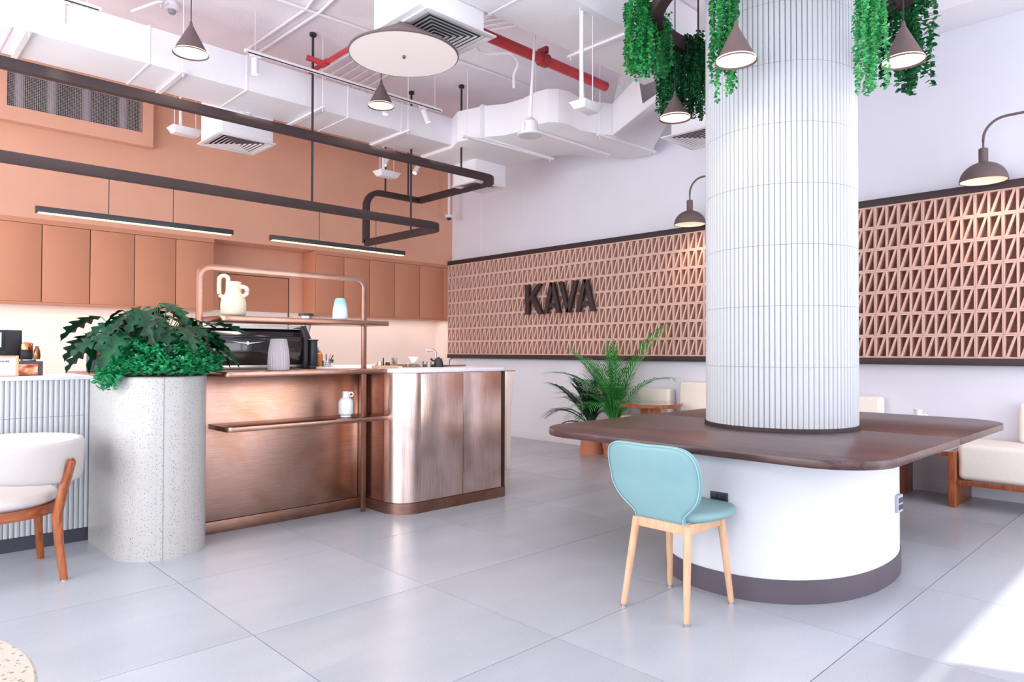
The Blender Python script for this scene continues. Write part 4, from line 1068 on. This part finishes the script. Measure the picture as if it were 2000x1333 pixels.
def picmat():
    mt, nt, N, L, b = nodes_of('warm_picture_print')
    mp = coords(nt, (14, 1, 22)); nz = N.new('ShaderNodeTexNoise'); nz.inputs['Scale'].default_value = 1.0; L.new(mp.outputs[0], nz.inputs['Vector'])
    rp = ramp(nt, [(0.35, lin((150, 62, 40))), (0.48, lin((222, 140, 90))), (0.58, lin((240, 208, 168))), (0.7, lin((206, 96, 60)))])
    L.new(nz.outputs['Fac'], rp.inputs[0]); L.new(rp.outputs[0], b.inputs['Base Color']); return mt
part('picture', MB().box(0.848, 0.968, 5.746, 5.751, T3+0.006, T3+0.08), picmat(), t, smooth=0)
t = thing('capsule_coffee_maker', 'small copper and black coffee maker standing on the snack box', 'coffee machine', (0.94, 5.82, T3+0.1))
zb2 = T3+0.101
part('base', MB().box(0.885, 0.965, 5.78, 5.86, zb2, zb2+0.012), M_steel, t, bevel=0.003)
part('body', MB().box(0.885, 0.955, 5.83, 5.87, zb2+0.012, zb2+0.125), M_black, t, bevel=0.008)
part('brew_head', MB().lathe([(0.03, 0.075), (0.036, 0.08), (0.036, 0.11), (0.028, 0.128), (0.001, 0.132)], (0.915, 5.82, zb2), 24), plain('copper_plate', (214, 130, 92), 0.22, 1.0), t)
part('water_flask', MB().lathe([(0.018, 0.012), (0.022, 0.03), (0.020, 0.07), (0.010, 0.095), (0.010, 0.105)], (0.975, 5.82, zb2), 20), plain('bronze_flask', (150, 104, 70), 0.25, 0.8), t)
t = thing('dark_canister', 'dark canister half hidden by the planter foliage on the left', 'canister', (1.40, 6.05, 1.161))
part('body', MB().lathe([(0.05, 0), (0.055, 0.01), (0.055, 0.2), (0.048, 0.225)], (1.385, 6.05, 1.161), 24), M_kick2, t)
part('label_band', MB().lathe([(0.0555, 0.13), (0.0555, 0.19)], (1.385, 6.05, 1.161), 24, cap=False), M_walnut_e, t)
t = thing('side_counter', 'low copper topped counter linking the ribbed counter and the bar', 'counter', (1.5, 6.0, 0))
part('body', MB().box(1.265, 1.80, 5.56, 6.4, 0, 1.14), M_gap, t, smooth=0)
part('worktop', MB().box(1.265, 1.81, 5.55, 6.42, 1.141, 1.1605), M_copper_s, t, bevel=0.002)
t = thing('globe_kettle', 'round pale grey jug glimpsed behind the large planter leaves', 'jug', (1.6, 6.25, 1.161))
part('body', MB().lathe([(0.045, 0), (0.05, 0.01), (0.045, 0.20), (0.05, 0.22)], (1.56, 6.25, 1.161), 24), M_steel, t)
part('globe', MB().sphere((1.56, 6.25, 1.49), 0.09, 20, 1.25), plain('pale_grey_ceramic', (214, 206, 210), 0.4), t)

# ------------------------------------------------------------------ pale blue dining chair
def leg_mb(p0, p1, r0, r1, n=14): return MB().tube([p0, p1], [r0, r1], n)
t = thing('dining_chair', 'pale blue upholstered chair with light oak legs at the dark table', 'chair', (3.15, 2.0, 0))
fx0, fx1, fy0, fy1 = 2.935, 3.370, 1.815, 2.190
cy_ = 2.0
tops = {(0, 0): (3.005, 1.852), (0, 1): (3.005, 2.155), (1, 0): (3.315, 1.845), (1, 1): (3.315, 2.16)}
for (i, j), (tx, ty) in tops.items():
    f = (fx0 if i == 0 else fx1, fy0 if j == 0 else fy1)
    o = part('leg', MB().tube([(f[0], f[1], 0.012), (f[0]+(tx-f[0])*0.05, f[1]+(ty-f[1])*0.05, 0.03), (tx, ty, 0.462)], [0.0135, 0.0155, 0.0215], 16), M_oak, t, smooth=50)
    part('glide', MB().cyl(f, 0.012, 0.0, 0.013, 12), M_steel, o)
part('seat_frame', MB().box(3.005, 3.32, 1.838, 1.858, 0.418, 0.47).box(3.005, 3.32, 2.145, 2.165, 0.418, 0.47).box(2.992, 3.014, 1.852, 2.155, 0.418, 0.47).box(3.31, 3.328, 1.852, 2.155, 0.418, 0.47), M_oak, t, bevel=0.004)
def cushion(outline, z0, z1, puff=0.012, n=6):
    """outline (x,y) polygon -> soft padded slab"""
    cx_ = sum(p[0] for p in outline)/len(outline); cy2 = sum(p[1] for p in outline)/len(outline)
    rows = []
    H = z1-z0
    lv = []
    for i in range(n+1):
        a = -PI/2+PI*i/n
        lv.append((math.cos(a)*H*0.5-H*0.5, math.sin(a)*H*0.5))
    N_ = len(outline); vs = []; fs = []
    def ring_(inset, z):
        for p in outline:
            d = Vector((p[0]-cx_, p[1]-cy2)); l = d.length; d2 = d*((l+inset)/l)
            vs.append((cx_+d2.x, cy2+d2.y, z))
    zm = (z0+z1)/2
    ring_(-H*0.5-0.6*abs(0.1), z0)
    for ins, dz in lv: ring_(ins, zm+dz)
    ring_(-H*0.5-0.06, z1+puff*0.7)
    m_ = len(lv)+2
    for j in range(m_-1):
        for k in range(N_): fs.append((j*N_+k, j*N_+(k+1) % N_, (j+1)*N_+(k+1) % N_, (j+1)*N_+k))
    vs.append((cx_, cy2, z0)); vs.append((cx_, cy2, z1+puff))
    for k in range(N_):
        fs.append((len(vs)-2, (k+1) % N_, k)); fs.append((len(vs)-1, (m_-1)*N_+k, (m_-1)*N_+(k+1) % N_))
    return MB().add(vs, fs)
# seat: narrow at the back, wide and rounded at the front
def seat_outline():
    pts_ = []
    for i in range(48):
        a = 2*PI*i/48
        cx2, sy = math.cos(a), math.sin(a)
        e = 2/3.2
        X = 0.235*math.copysign(abs(cx2)**e, cx2); Y = 0.232*math.copysign(abs(sy)**e, sy)
        Y *= 0.82+0.18*min(1, (X+0.235)/0.22)
        pts_.append((3.225+X, cy_+Y))
    return pts_
part('seat', cushion(seat_outline(), 0.470, 0.520, 0.008), M_blue, t, smooth=60)
# back shell: a padded slab with rounded shoulders and a waist that runs down into the seat
BO = [(0.0, 0.875), (0.10, 0.878), (0.19, 0.876), (0.252, 0.852), (0.280, 0.795), (0.282, 0.72), (0.274, 0.65), (0.248, 0.595), (0.200, 0.548), (0.158, 0.515), (0.148, 0.492), (0.150, 0.474)]
def back_x(y, z):                     # leaning back, wrapped around the sitter
    return 3.0-0.30*(z-0.47)+0.45*y*y*max(0.0, min(1, (z-0.5)/0.2))
outl = [(-y, z) for y, z in BO[::-1]]+BO[1:]
def dense(o, k=3):
    r = []
    for a, b_ in zip(o[:-1], o[1:]):
        for i in range(k): r.append((a[0]+(b_[0]-a[0])*i/k, a[1]+(b_[1]-a[1])*i/k))
    r.append(o[-1]); return r
def chaik(o):
    r = [o[0]]
    for a, b_ in zip(o[:-1], o[1:]): r += [(0.75*a[0]+0.25*b_[0], 0.75*a[1]+0.25*b_[1]), (0.25*a[0]+0.75*b_[0], 0.25*a[1]+0.75*b_[1])]
    r.append(o[-1]); return r
outl = chaik(chaik(outl))
def shell(outl, th, zmid=0.66, inset=0.02):
    vs = []; fs = []; N_ = len(outl)
    rings = [(0.0, 0.5, 1), (-0.008, 0.15, 1), (0.0, -0.0, 1), ]
    prof = [(-0.5, 0.0), (-0.16, 0.42), (0.0, 0.5), (0.0, 0.5)]
    # levels from back centre to front centre
    lv = [(0.45, -0.55), (0.86, -0.52), (0.965, -0.36), (1.0, 0.0), (0.965, 0.36), (0.86, 0.52), (0.45, 0.62)]
    for k, off in lv:
        for y, z in outl:
            yy = y*k; zz = zmid+(z-zmid)*(k if k > 0.9 else k)
            vs.append((back_x(yy, zz)+off*th, cy_+yy*0.97+0.015*min(1, max(0, (zz-0.5)/0.15)), zz-0.008))
    for j in range(len(lv)-1):
        for i in range(N_): fs.append((j*N_+i, j*N_+(i+1) % N_, (j+1)*N_+(i+1) % N_, (j+1)*N_+i))
    for j, s in ((0, -0.55), (len(lv)-1, 0.64)):
        vs.append((back_x(0, zmid)+s*th, cy_, zmid)); c_ = len(vs)-1
        for i in range(N_): fs.append((c_, j*N_+(i+1) % N_, j*N_+i))
    return MB().add(vs, fs)
bk = part('backrest', shell(outl, 0.042), M_blue, t, smooth=60)
part('piping', MB().tube([(back_x(y*0.975, 0.66+(z-0.66)*0.975)-0.018, cy_+y*0.945+0.015*min(1, max(0, (z-0.5)/0.15)), 0.652+(z-0.66)*0.975) for y, z in outl], 0.0032, 6), M_bluepipe, bk)

# ------------------------------------------------------------------ white barrel armchair
t = thing('barrel_armchair', 'cream leather barrel-back armchair with walnut legs by the ribbed counter', 'armchair', (0.62, 4.97, 0))
ax_, ay_ = 0.62, 4.99
def walnut_leg(path, r): return MB().tube(path, r, 14)
for s in (1, -1):
    X = lambda v: ax_+s*(v-ax_)
    o = part('leg', walnut_leg([(X(0.925), 4.665, 0.006), (X(0.905), 4.69, 0.2), (X(0.893), 4.70, 0.37), (X(0.915), 4.68, 0.50), (X(0.958), 4.655, 0.69), (X(0.962), 4.652, 0.70)], [0.021, 0.024, 0.027, 0.026, 0.022, 0.012]), M_walnut_e, t, smooth=60)
    part('glide', MB().cyl((X(0.925), 4.665), 0.016, 0, 0.008, 12), M_steel, o)
    part('leg', walnut_leg([(X(0.915), 5.265, 0.0), (X(0.895), 5.22, 0.2), (X(0.885), 5.20, 0.40), (X(0.905), 5.25, 0.64)], [0.021, 0.023, 0.026, 0.02]), M_walnut_e, t, smooth=60)
ringp = []
for i in range(48):
    a = 2*PI*i/48; ringp.append((ax_+0.325*math.cos(a), ay_-0.02+0.33*math.sin(a)*0.98))
mb = MB(); n = len(ringp); inr = [(ax_+(p[0]-ax_)*0.90, ay_-0.02+(p[1]-ay_+0.02)*0.90) for p in ringp]
vs = [(p[0], p[1], 0.375) for p in ringp]+[(p[0], p[1], 0.432) for p in ringp]+[(p[0], p[1], 0.432) for p in inr]+[(p[0], p[1], 0.375) for p in inr]
mb.add(vs, [(j*n+i, j*n+(i+1) % n, ((j+1) % 4)*n+(i+1) % n, ((j+1) % 4)*n+i) for j in range(4) for i in range(n)])
part('seat_rail', mb, wood('walnut_rail', (120, 56, 26), (186, 104, 56), (2, 2, 12), 0.42, 0.2), t, smooth=50)
part('seat', cushion([(ax_+(p[0]-ax_)*1.0, p[1]) for p in ringp], 0.433, 0.505, 0.02), M_upl, t, smooth=60)
def barrel(u, v):
    pass
rows = []; vs = []; fs = []
NA, = (44,)
for i in range(NA+1):
    u = i/NA; a = (u-0.5)*2*math.radians(122)
    edge = min(1.0, (1-abs(2*u-1))/0.10); edge = math.sqrt(max(0.0, 1-(1-edge)**2))
    zt3 = 0.835-0.05*math.cos(a+PI/2)**1 if False else 0.80-0.015*(abs(2*u-1))**3
    zb3 = 0.545+0.10*(abs(2*u-1))**2.5
    zm_ = (zt3+zb3)/2; hh = (zt3-zb3)/2*(0.45+0.55*edge)
    Ro = 0.425; th = 0.055*(0.5+0.5*edge)
    for k in range(16):
        b_ = 2*PI*k/16
        cu, su = math.cos(b_), math.sin(b_)
        rad = Ro-th/2+th/2*math.copysign(abs(cu)**0.7, cu)
        z = zm_+hh*math.copysign(abs(su)**0.45, su)
        rad += 0.05*(z-0.67)
        vs.append((ax_+rad*math.cos(a)*1.09, ay_+rad*math.sin(a), z))
for i in range(NA):
    for k in range(16): fs.append((i*16+k, i*16+(k+1) % 16, (i+1)*16+(k+1) % 16, (i+1)*16+k))
fs.append(tuple(range(16))); fs.append(tuple(range(NA*16+15, NA*16-1, -1)))
part('backrest', MB().add(vs, fs), M_upl, t, smooth=60)

# terrazzo table at the lower left
t = thing('terrazzo_table', 'round cream terrazzo table cut off at the lower left corner', 'table', (-0.23, 1.55, 0))
part('table_top', MB().lathe([(0.485, 0.722), (0.49, 0.727), (0.49, 0.745), (0.485, 0.75)], (-0.23, 1.55, 0), 72), M_terr2, t)
part('pedestal', MB().cyl((-0.23, 1.55), 0.06, 0.02, 0.7215, 24), M_white, t)
part('foot', MB().lathe([(0.24, 0), (0.24, 0.012), (0.07, 0.02)], (-0.23, 1.55, 0), 40), M_white, t)

# ------------------------------------------------------------------ benches on the right wall
def pad(x0, x1, y0, y1, z0, z1, r): return MB().box(x0, x1, y0, y1, z0, z1)
def bench(y0, y1, by0, by1, label, topz=0.89):
    t = thing('cushioned_bench', label, 'bench', (7.1, (y0+y1)/2, 0), 'cream cushioned walnut benches along the right wall')
    for yy in (y0+0.025, y1-0.025):
        part('leg_panel', MB().box(6.845, 7.40, yy-0.02, yy+0.02, 0.0, 0.47), M_walnut_e, t, bevel=0.006)
        part('post', MB().box(6.828, 6.885, yy-0.03, yy+0.03, 0.0, 0.475), M_walnut_e, t, bevel=0.008)
    part('rail', MB().box(6.845, 6.875, y0+0.056, y1-0.056, 0.195, 0.235), M_walnut_e, t, bevel=0.004)
    part('rail', MB().box(7.36, 7.39, y0+0.046, y1-0.046, 0.195, 0.235), M_walnut_e, t, bevel=0.004)
    part('seat_cushion', MB().box(6.87, 7.42, y0+0.056, y1-0.056, 0.236, 0.545), M_upw, t, bevel=0.045, seg=5, smooth=60)
    part('back_cushion', MB().box(7.27, 7.43, by0, by1, 0.546, topz), M_upw, t, bevel=0.035, seg=5, smooth=60)
bench(-0.6, 1.655, -0.55, 1.235, 'cream cushioned bench at the far right with walnut post')
bench(2.085, 3.35, 2.34, 3.30, 'cream cushioned bench behind the column and table, middle one')
bench(3.75, 4.66, 3.78, 4.60, 'cream cushioned bench left of the column, tall backrest', 0.965)
bench(4.72, 5.25, 4.74, 5.22, 'cream corner bench behind the round side table', 0.87)
t = thing('bench_tray', 'walnut tray table linking the two right benches, grey top', 'side table', (7.1, 1.87, 0.42))
part('tray', MB().box(6.88, 7.40, 1.66, 2.08, 0.425, 0.462), M_walnut_e, t, bevel=0.003)
part('inlay', MB().box(6.90, 7.38, 1.67, 2.07, 0.462, 0.466), plain('grey_inlay', (176, 174, 184), 0.3), t, smooth=0)
part('cleat', MB().box(6.9, 7.38, 1.655, 1.675, 0.39, 0.425).box(6.9, 7.38, 2.065, 2.085, 0.39, 0.425), M_walnut_e, t, bevel=0.002)
c = (6.99, 1.93, 0.467)
t = thing('white_pitcher', 'white ceramic pitcher peeking above the far table edge', 'pitcher', c)
part('body', MB().lathe([(0.045, 0), (0.06, 0.02), (0.06, 0.20), (0.035, 0.28), (0.03, 0.31), (0.04, 0.345), (0.032, 0.347), (0.025, 0.30), (0.001, 0.1)], c, 28), M_wc, t, smooth=60)
part('handle', MB().tube(rbend([(c[0]+0.03*px_, c[1]+0.03*py_, c[2]+0.295), (c[0]+0.09*px_, c[1]+0.09*py_, c[2]+0.29), (c[0]+0.085*px_, c[1]+0.085*py_, c[2]+0.15), (c[0]+0.05*px_, c[1]+0.05*py_, c[2]+0.14)], 0.02, 4), 0.008, 8), M_wc, t)

c = (6.80, 4.68, 0)
t = thing('side_table', 'round walnut side table with a thick pedestal beside the palm', 'side table', c)
part('table_top', MB().lathe([(0.345, 0.680), (0.362, 0.688), (0.365, 0.72), (0.360, 0.724)], c, 60), M_walnut_e, t)
part('surface', MB().lathe([(0.357, 0.7241), (0.357, 0.7255)], c, 60), plain('polished_dark_top', (96, 72, 66), 0.12, var=0.1, coat=0.5), t)
part('pedestal', MB().cyl((c[0], c[1]), 0.118, 0.012, 0.680, 32), M_walnut_e, t)
part('foot', MB().cyl((c[0], c[1]), 0.2, 0.0, 0.012, 40), M_walnut_e, t)

# ------------------------------------------------------------------ plants
def leaf_blade(L_, W_, droop, lobes=6, n=26, fold=0.15, deep=0.55):
    """a big lobed leaf along +x, hanging down by droop"""
    vs = []; fs = []
    for i in range(n+1):
        u = i/n
        wv = W_*math.sin(PI*min(1, u*0.93+0.05))**0.8*(1-0.35*u)
        lob = 1-deep*(0.5+0.5*math.cos(u*lobes*2*PI))
        if i == n: wv = 0.0015; lob = 1
        hw = wv*lob
        sx = L_*u; sz = -droop*u*u*L_
        sweep_ = 0.35*hw
        vs += [(sx+sweep_, -hw, sz+fold*hw-0.3*hw*hw/W_), (sx+sweep_*0.4, -hw*0.5, sz+fold*hw*0.5), (sx, 0, sz-0.004), (sx+sweep_*0.4, hw*0.5, sz+fold*hw*0.5), (sx+sweep_, hw, sz+fold*hw-0.3*hw*hw/W_)]
    for i in range(n):
        for k in range(4): fs.append((i*5+k, i*5+k+1, (i+1)*5+k+1, (i+1)*5+k))
    return MB().add(vs, fs)
rnd = random.Random(3)
t = thing('philodendron', 'large dark green lobed-leaf plant rising from the terrazzo planter', 'plant', (1.52, 5.0, 1.166))
LM = []
for k in range(4):
    me = leaf_blade(0.22, 0.10, 0.35+0.2*k, 4+k % 2, deep=0.62).mesh('leaf', smooth=60); me.materials.append(M_leaf_d if k % 2 else leafmat('mid_leaf', (6, 50, 30), (16, 84, 50), 0.42)); LM.append(me)
stems = MB()
base = Vector((1.50, 5.02, 1.17))
for k in range(54):
    az = 2*PI*k/54*5+rnd.uniform(-0.3, 0.3)
    el = rnd.uniform(0.25, 1.45)
    R_ = rnd.uniform(0.27, 0.36)
    tip = base+Vector((math.cos(az)*math.cos(el)*R_*1.0, math.sin(az)*math.cos(el)*R_*0.8, 0.18+math.sin(el)*R_*0.85))
    midp = base+(tip-base)*0.5+Vector((0, 0, 0.05))
    stems.tube([base+Vector((math.cos(az)*0.03, math.sin(az)*0.03, 0)), midp, tip], 0.0035, 5)
    o = piece('leaf', LM[k % 4], t, tip)
    s = rnd.uniform(0.7, 1.15)
    o.rotation_euler = (rnd.uniform(-0.5, 0.5), rnd.uniform(0.0, 0.55), az+rnd.uniform(-0.4, 0.4)); o.scale = (s, s, s)
# the single long leaf that reaches out to the right over the shelves
for (bx2, by2, bz2, az, pit, s) in ((1.78, 4.88, 1.50, -0.75, -0.25, 1.15), (1.80, 4.86, 1.36, -0.7, 0.15, 1.0), (1.22, 5.18, 1.55, 2.45, 0.1, 1.15), (1.20, 5.2, 1.44, 2.3, 0.25, 1.1), (1.18, 5.1, 1.36, 2.5, 0.3, 1.0)):
    stems.tube([base, base+(Vector((bx2, by2, bz2))-base)*0.6+Vector((0, 0, 0.02)), (bx2, by2, bz2)], 0.004, 5)
    o = piece('leaf', LM[1], t, (bx2, by2, bz2)); o.rotation_euler = (0.2, pit, az); o.scale = (s, s, s)
part('stem', stems, M_stem, t, kind='stuff')

def small_leaves(mb, p, dirv, L_, W_, rr):
    d = Vector(dirv).normalized(); s = d.cross(Vector((0, 0, 1)))
    if s.length < 0.01: s = Vector((1, 0, 0))
    s.normalize(); s = (s*math.cos(rr)+d.cross(s)*math.sin(rr)).normalized()
    p = Vector(p); u = s.cross(d)
    a = p+d*L_*0.35+s*W_/2+u*0.1*W_; b_ = p+d*L_*0.8+s*W_*0.38+u*0.05*W_; c_ = p+d*L_; d_ = p+d*L_*0.8-s*W_*0.38+u*0.05*W_; e = p+d*L_*0.35-s*W_/2+u*0.1*W_
    mb.add([p, a, b_, c_, d_, e], [(0, 1, 2, 5), (2, 3, 4, 5)][:1]+[(2, 3, 4), (2, 4, 5)])
mb = MB(); fl_ = MB()
def sprig(p, n, L_, W_):
    for i in range(n):
        a = rnd.uniform(0, 2*PI); e = rnd.uniform(-0.3, 1.0)
        small_leaves(mb, Vector(p)+Vector((0, 0, rnd.uniform(-0.01, 0.02))), (math.cos(a)*math.cos(e), math.sin(a)*math.cos(e), math.sin(e)), L_*rnd.uniform(0.7, 1.2), W_, rnd.uniform(-0.4, 0.4))
for k in range(1000):
    u = rnd.random(); a = rnd.uniform(0, 2*PI); r = math.sqrt(u)
    x = 1.53+0.37*r*math.cos(a); y = 4.98+0.37*r*math.sin(a)
    z = 1.175+0.26*(1-r**3.2)*rnd.uniform(0.3, 1.0)+0.015
    sprig((x, y, z), 7, 0.034, 0.022)
for k in range(230):          # leaves lying on the front rim
    a = PI+PI*rnd.random(); rr_ = rnd.uniform(0.235, 0.30)
    sprig((1.52+rr_*math.cos(a), 4.955+rr_*math.sin(a), 1.17+rnd.uniform(0.0, 0.05)), 6, 0.032, 0.021)
for k in range(17):           # trailing strands over the left rim and the counter edge
    a = PI+rnd.uniform(-0.45, 0.75); x = 1.52+0.30*math.cos(a); y = 4.98+0.30*math.sin(a)
    lx = rnd.uniform(0.02, 0.10); n = rnd.randint(5, 11)
    for i in range(n):
        f = i/n
        sprig((x-lx*f*1.2, y-0.02*f, 1.185-0.012*n*f*f+0.01*(1-f)), 6, 0.034, 0.016)
for k in range(10):           # sprigs standing out to the right
    x = 1.80+rnd.uniform(0, 0.06); y = 4.92+rnd.uniform(-0.1, 0.15)
    for i in range(4): sprig((x+i*0.012, y-i*0.01, 1.19+i*0.02+rnd.uniform(0, 0.05)), 8, 0.034, 0.016)
for k in range(60):
    a = rnd.uniform(0, 2*PI); r = rnd.uniform(0, 0.9)
    x = 1.52+0.32*r*math.cos(a); y = 5.0+0.36*r*math.sin(a)-0.02; z = 1.20+0.20*(1-r*r)+0.015
    fl_.sphere((x, y, z), 0.0065, 8)
t = thing('ground_cover', 'bright small-leaved trailing plant spilling over the terrazzo planter rim', 'plant', (1.52, 5.0, 1.166))
part('foliage', mb, M_leaf_g, t, kind='stuff', smooth=0)
part('blossom', fl_, plain('pale_blossom', (214, 230, 232), 0.5), t, kind='stuff')

# palm fronds
def frond_mb(L_, arch, n=24, ll=0.24, lw_=0.011, rs=None, sag=0.5):
    rs = rs or random.Random(1)
    mb = MB(); pts_ = []
    for i in range(n+1):
        u = i/n; pts_.append(Vector((L_*(u*0.20+0.42*u*u*arch), 0, L_*(u*1.0-arch*u*u*0.62))))
    mb.tube(pts_, [0.006*(1-0.8*i/n)+0.001 for i in range(n+1)], 5)
    for i in range(5, n+1):
        u = i/n; tdir = (pts_[i]-pts_[i-1]).normalized()
        l = ll*(0.55+0.9*math.sin(PI*min(1, (u-0.15)*1.05)))*rs.uniform(0.85, 1.1)
        for s in (-1, 1):
            d = (tdir*0.85+Vector((0, s*0.75, 0.12))).normalized(); sd = d.cross(Vector((0, 0, 1))).normalized()
            p = pts_[i]; q1 = p+d*l*0.5+Vector((0, 0, -0.02)); q2 = p+d*l*0.95+Vector((0, 0, -sag*l*0.6))
            mb.add([p-sd*lw_*0.2, p+sd*lw_*0.2, q1+sd*lw_/2, q1-sd*lw_/2, q2], [(0, 1, 2, 3), (3, 2, 4)])
    return mb
def palm(base, label, mat, nfr, L_, seed, spread, potfn, special=()):
    t = thing('potted_palm', label, 'potted plant', (base[0], base[1], 0))
    potfn(t)
    rs = random.Random(seed); ms = []
    for k in range(4):
        me = frond_mb(L_, 0.15+0.28*k, rs=rs).mesh('frond', smooth=60); me.materials.append(mat); ms.append(me)
    for k in range(nfr):
        az = 2*PI*k/nfr*7+rs.uniform(-0.3, 0.3); vv = rs.random()
        o = piece('frond', ms[int(vv*3.99)], t, (base[0]+0.03*math.cos(az), base[1]+0.03*math.sin(az), base[2]))
        s = rs.uniform(0.72, 1.0)
        if math.cos(az) > 0.15: vv *= 0.3; s *= 0.62     # the wall is close on that side
        o.rotation_euler = (0, spread*(vv*0.9-0.55), az); o.scale = (s, s, s)
    for az, tilt, s, mi in special:
        o = piece('frond', ms[mi], t, base); o.rotation_euler = (0, tilt, az); o.scale = (s, s, s)
    mb = MB()
    for k in range(9):
        az = 2*PI*k/9; mb.tube([(base[0]+0.04*math.cos(az), base[1]+0.04*math.sin(az), base[2]-0.01), (base[0]+0.02*math.cos(az), base[1]+0.02*math.sin(az), base[2]+0.3)], 0.009, 6)
    part('stem', mb, M_stem, t, kind='stuff')
    return t
def pot2(t):
    c = (6.95, 5.32, 0)
    part('pot', MB().lathe([(0.115, 0), (0.13, 0.005), (0.14, 0.24), (0.16, 0.27), (0.16, 0.385), (0.14, 0.39), (0.14, 0.36)], c, 36, cap=True), M_terracotta, t)
    part('soil', MB().lathe([(0.139, 0.36), (0.139, 0.365)], c, 30), M_soil, t)
def pot1(t):
    c = (6.98, 5.72, 0)
    part('pot', MB().lathe([(0.155, 0), (0.15, 0.01), (0.125, 0.34), (0.115, 0.345), (0.115, 0.32)], c, 36, cap=True), M_terracotta, t)
    part('soil', MB().lathe([(0.114, 0.32), (0.114, 0.325)], c, 30), M_soil, t)
VL = math.atan2(Rr.y, Rr.x)     # azimuth of "to the right in the photo"
palm((6.95, 5.32, 0.37), 'tall bright green palm in a terracotta pot by the round side table', M_palm, 60, 1.12, 5, 0.5, pot2,
     ((VL-0.62, 0.0, 1.5, 1), (VL-0.7, 0.15, 1.2, 2), (VL+PI, 0.12, 1.25, 2), (VL+PI-0.4, 0.05, 1.2, 1), (VL-0.5, 0.9, 0.75, 2), (VL-0.7, 1.0, 0.7, 3)))
palm((6.98, 5.72, 0.33), 'shorter dark palm in a tapered terracotta pot, leftmost of the pair', M_palm_d, 40, 0.8, 8, 0.7, pot1,
     ((VL+PI, 0.5, 1.0, 2), (VL+PI+0.3, 0.25, 1.15, 1), (VL+PI-0.2, 0.8, 0.7, 2), (VL+PI-0.5, 1.1, 0.6, 2)))

# hanging planter ring around the column and its vines
t = thing('planter_ring', 'dark brown ring trough hung around the top of the column', 'hanging planter', (CX, CY, 3.66))
RR0, RR1 = 0.80, 0.88
mb = MB()
N_ = 72
vs = []
for (r, z) in ((RR0, 3.73), (RR1, 3.73), (RR1, 3.84), (RR1-0.008, 3.84), (RR1-0.008, 3.76), (RR0+0.008, 3.76), (RR0+0.008, 3.84), (RR0, 3.84)):
    vs += [(CX+r*math.cos(2*PI*k/N_), CY+r*math.sin(2*PI*k/N_), z) for k in range(N_)]
fs = [(j*N_+k, j*N_+(k+1) % N_, ((j+1) % 8)*N_+(k+1) % N_, ((j+1) % 8)*N_+k) for j in range(8) for k in range(N_)]
part('trough', mb.add(vs, fs), M_brown, t)
for k in range(6):
    a = 2*PI*k/6+0.2; part('hanger_rod', MB().tube([(CX+0.84*math.cos(a), CY+0.84*math.sin(a), 3.75), (CX+0.84*math.cos(a), CY+0.84*math.sin(a), ZC)], 0.008, 6), M_brown, t)
def vine(p, width, strands, ztip, leaf, mat, label, seed, depth=0.12):
    rs = random.Random(seed); mb = MB(); st = MB()
    t = thing('hanging_vine', label, 'hanging plant', (p[0], p[1], 3.62), 'green vines hanging from the ring around the column')
    for k in range(strands):
        off = (rs.random()-0.5)*width; dep = rs.uniform(-depth, depth)
        x = p[0]+off*px_+dep*Fw.x; y = p[1]+off*py_+dep*Fw.y
        z1_ = 3.87; z0_ = ztip+(3.5-ztip)*rs.random()**1.3*(0.35+0.65*abs(off)/(width/2))
        if k == 0: z0_ = ztip
        n = max(6, int((z1_-z0_)/(leaf*0.42)))
        pts_ = []
        ph = rs.uniform(0, 6)
        for i in range(n+1):
            f = i/n; z = z1_+(z0_-z1_)*f
            pts_.append(Vector((x+0.015*math.sin(ph+f*7), y+0.015*math.cos(ph+f*6), z)))
        st.tube(pts_[::4]+[pts_[-1]], 0.0012, 3)
        for i in range(n+1):
            for s in range(2):
                a = rs.uniform(0, 2*PI); small_leaves(mb, pts_[i], (math.cos(a), math.sin(a), rs.uniform(-1.0, 0.3)), leaf*rs.uniform(0.7, 1.2), leaf*0.8, rs.uniform(-0.8, 0.8))
    part('foliage', mb, mat, t, kind='stuff', smooth=0)
    part('strand', st, M_stem, t, kind='stuff')
vine((4.17, 2.93), 0.26, 34, 3.36, 0.026, M_leaf_v, 'bright vine clump hanging farthest left of the column', 11)
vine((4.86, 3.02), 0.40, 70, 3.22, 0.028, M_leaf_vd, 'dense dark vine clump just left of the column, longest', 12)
vine((3.93, 2.155), 0.15, 24, 2.90, 0.024, M_leaf_v, 'vine hanging in front of the column behind a cone pendant', 13, 0.04)
vine((4.30, 1.42), 0.16, 32, 2.84, 0.022, leafmat('light_vine_leaf', (40, 150, 84), (96, 200, 128), 0.45), 'light green vine hanging just right of the column', 14, 0.06)
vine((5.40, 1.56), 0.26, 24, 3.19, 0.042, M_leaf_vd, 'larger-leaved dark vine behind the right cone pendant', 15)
vine((4.42, 2.98), 0.20, 26, 3.45, 0.026, M_leaf_v, 'short bright vine between the two left clumps', 18)
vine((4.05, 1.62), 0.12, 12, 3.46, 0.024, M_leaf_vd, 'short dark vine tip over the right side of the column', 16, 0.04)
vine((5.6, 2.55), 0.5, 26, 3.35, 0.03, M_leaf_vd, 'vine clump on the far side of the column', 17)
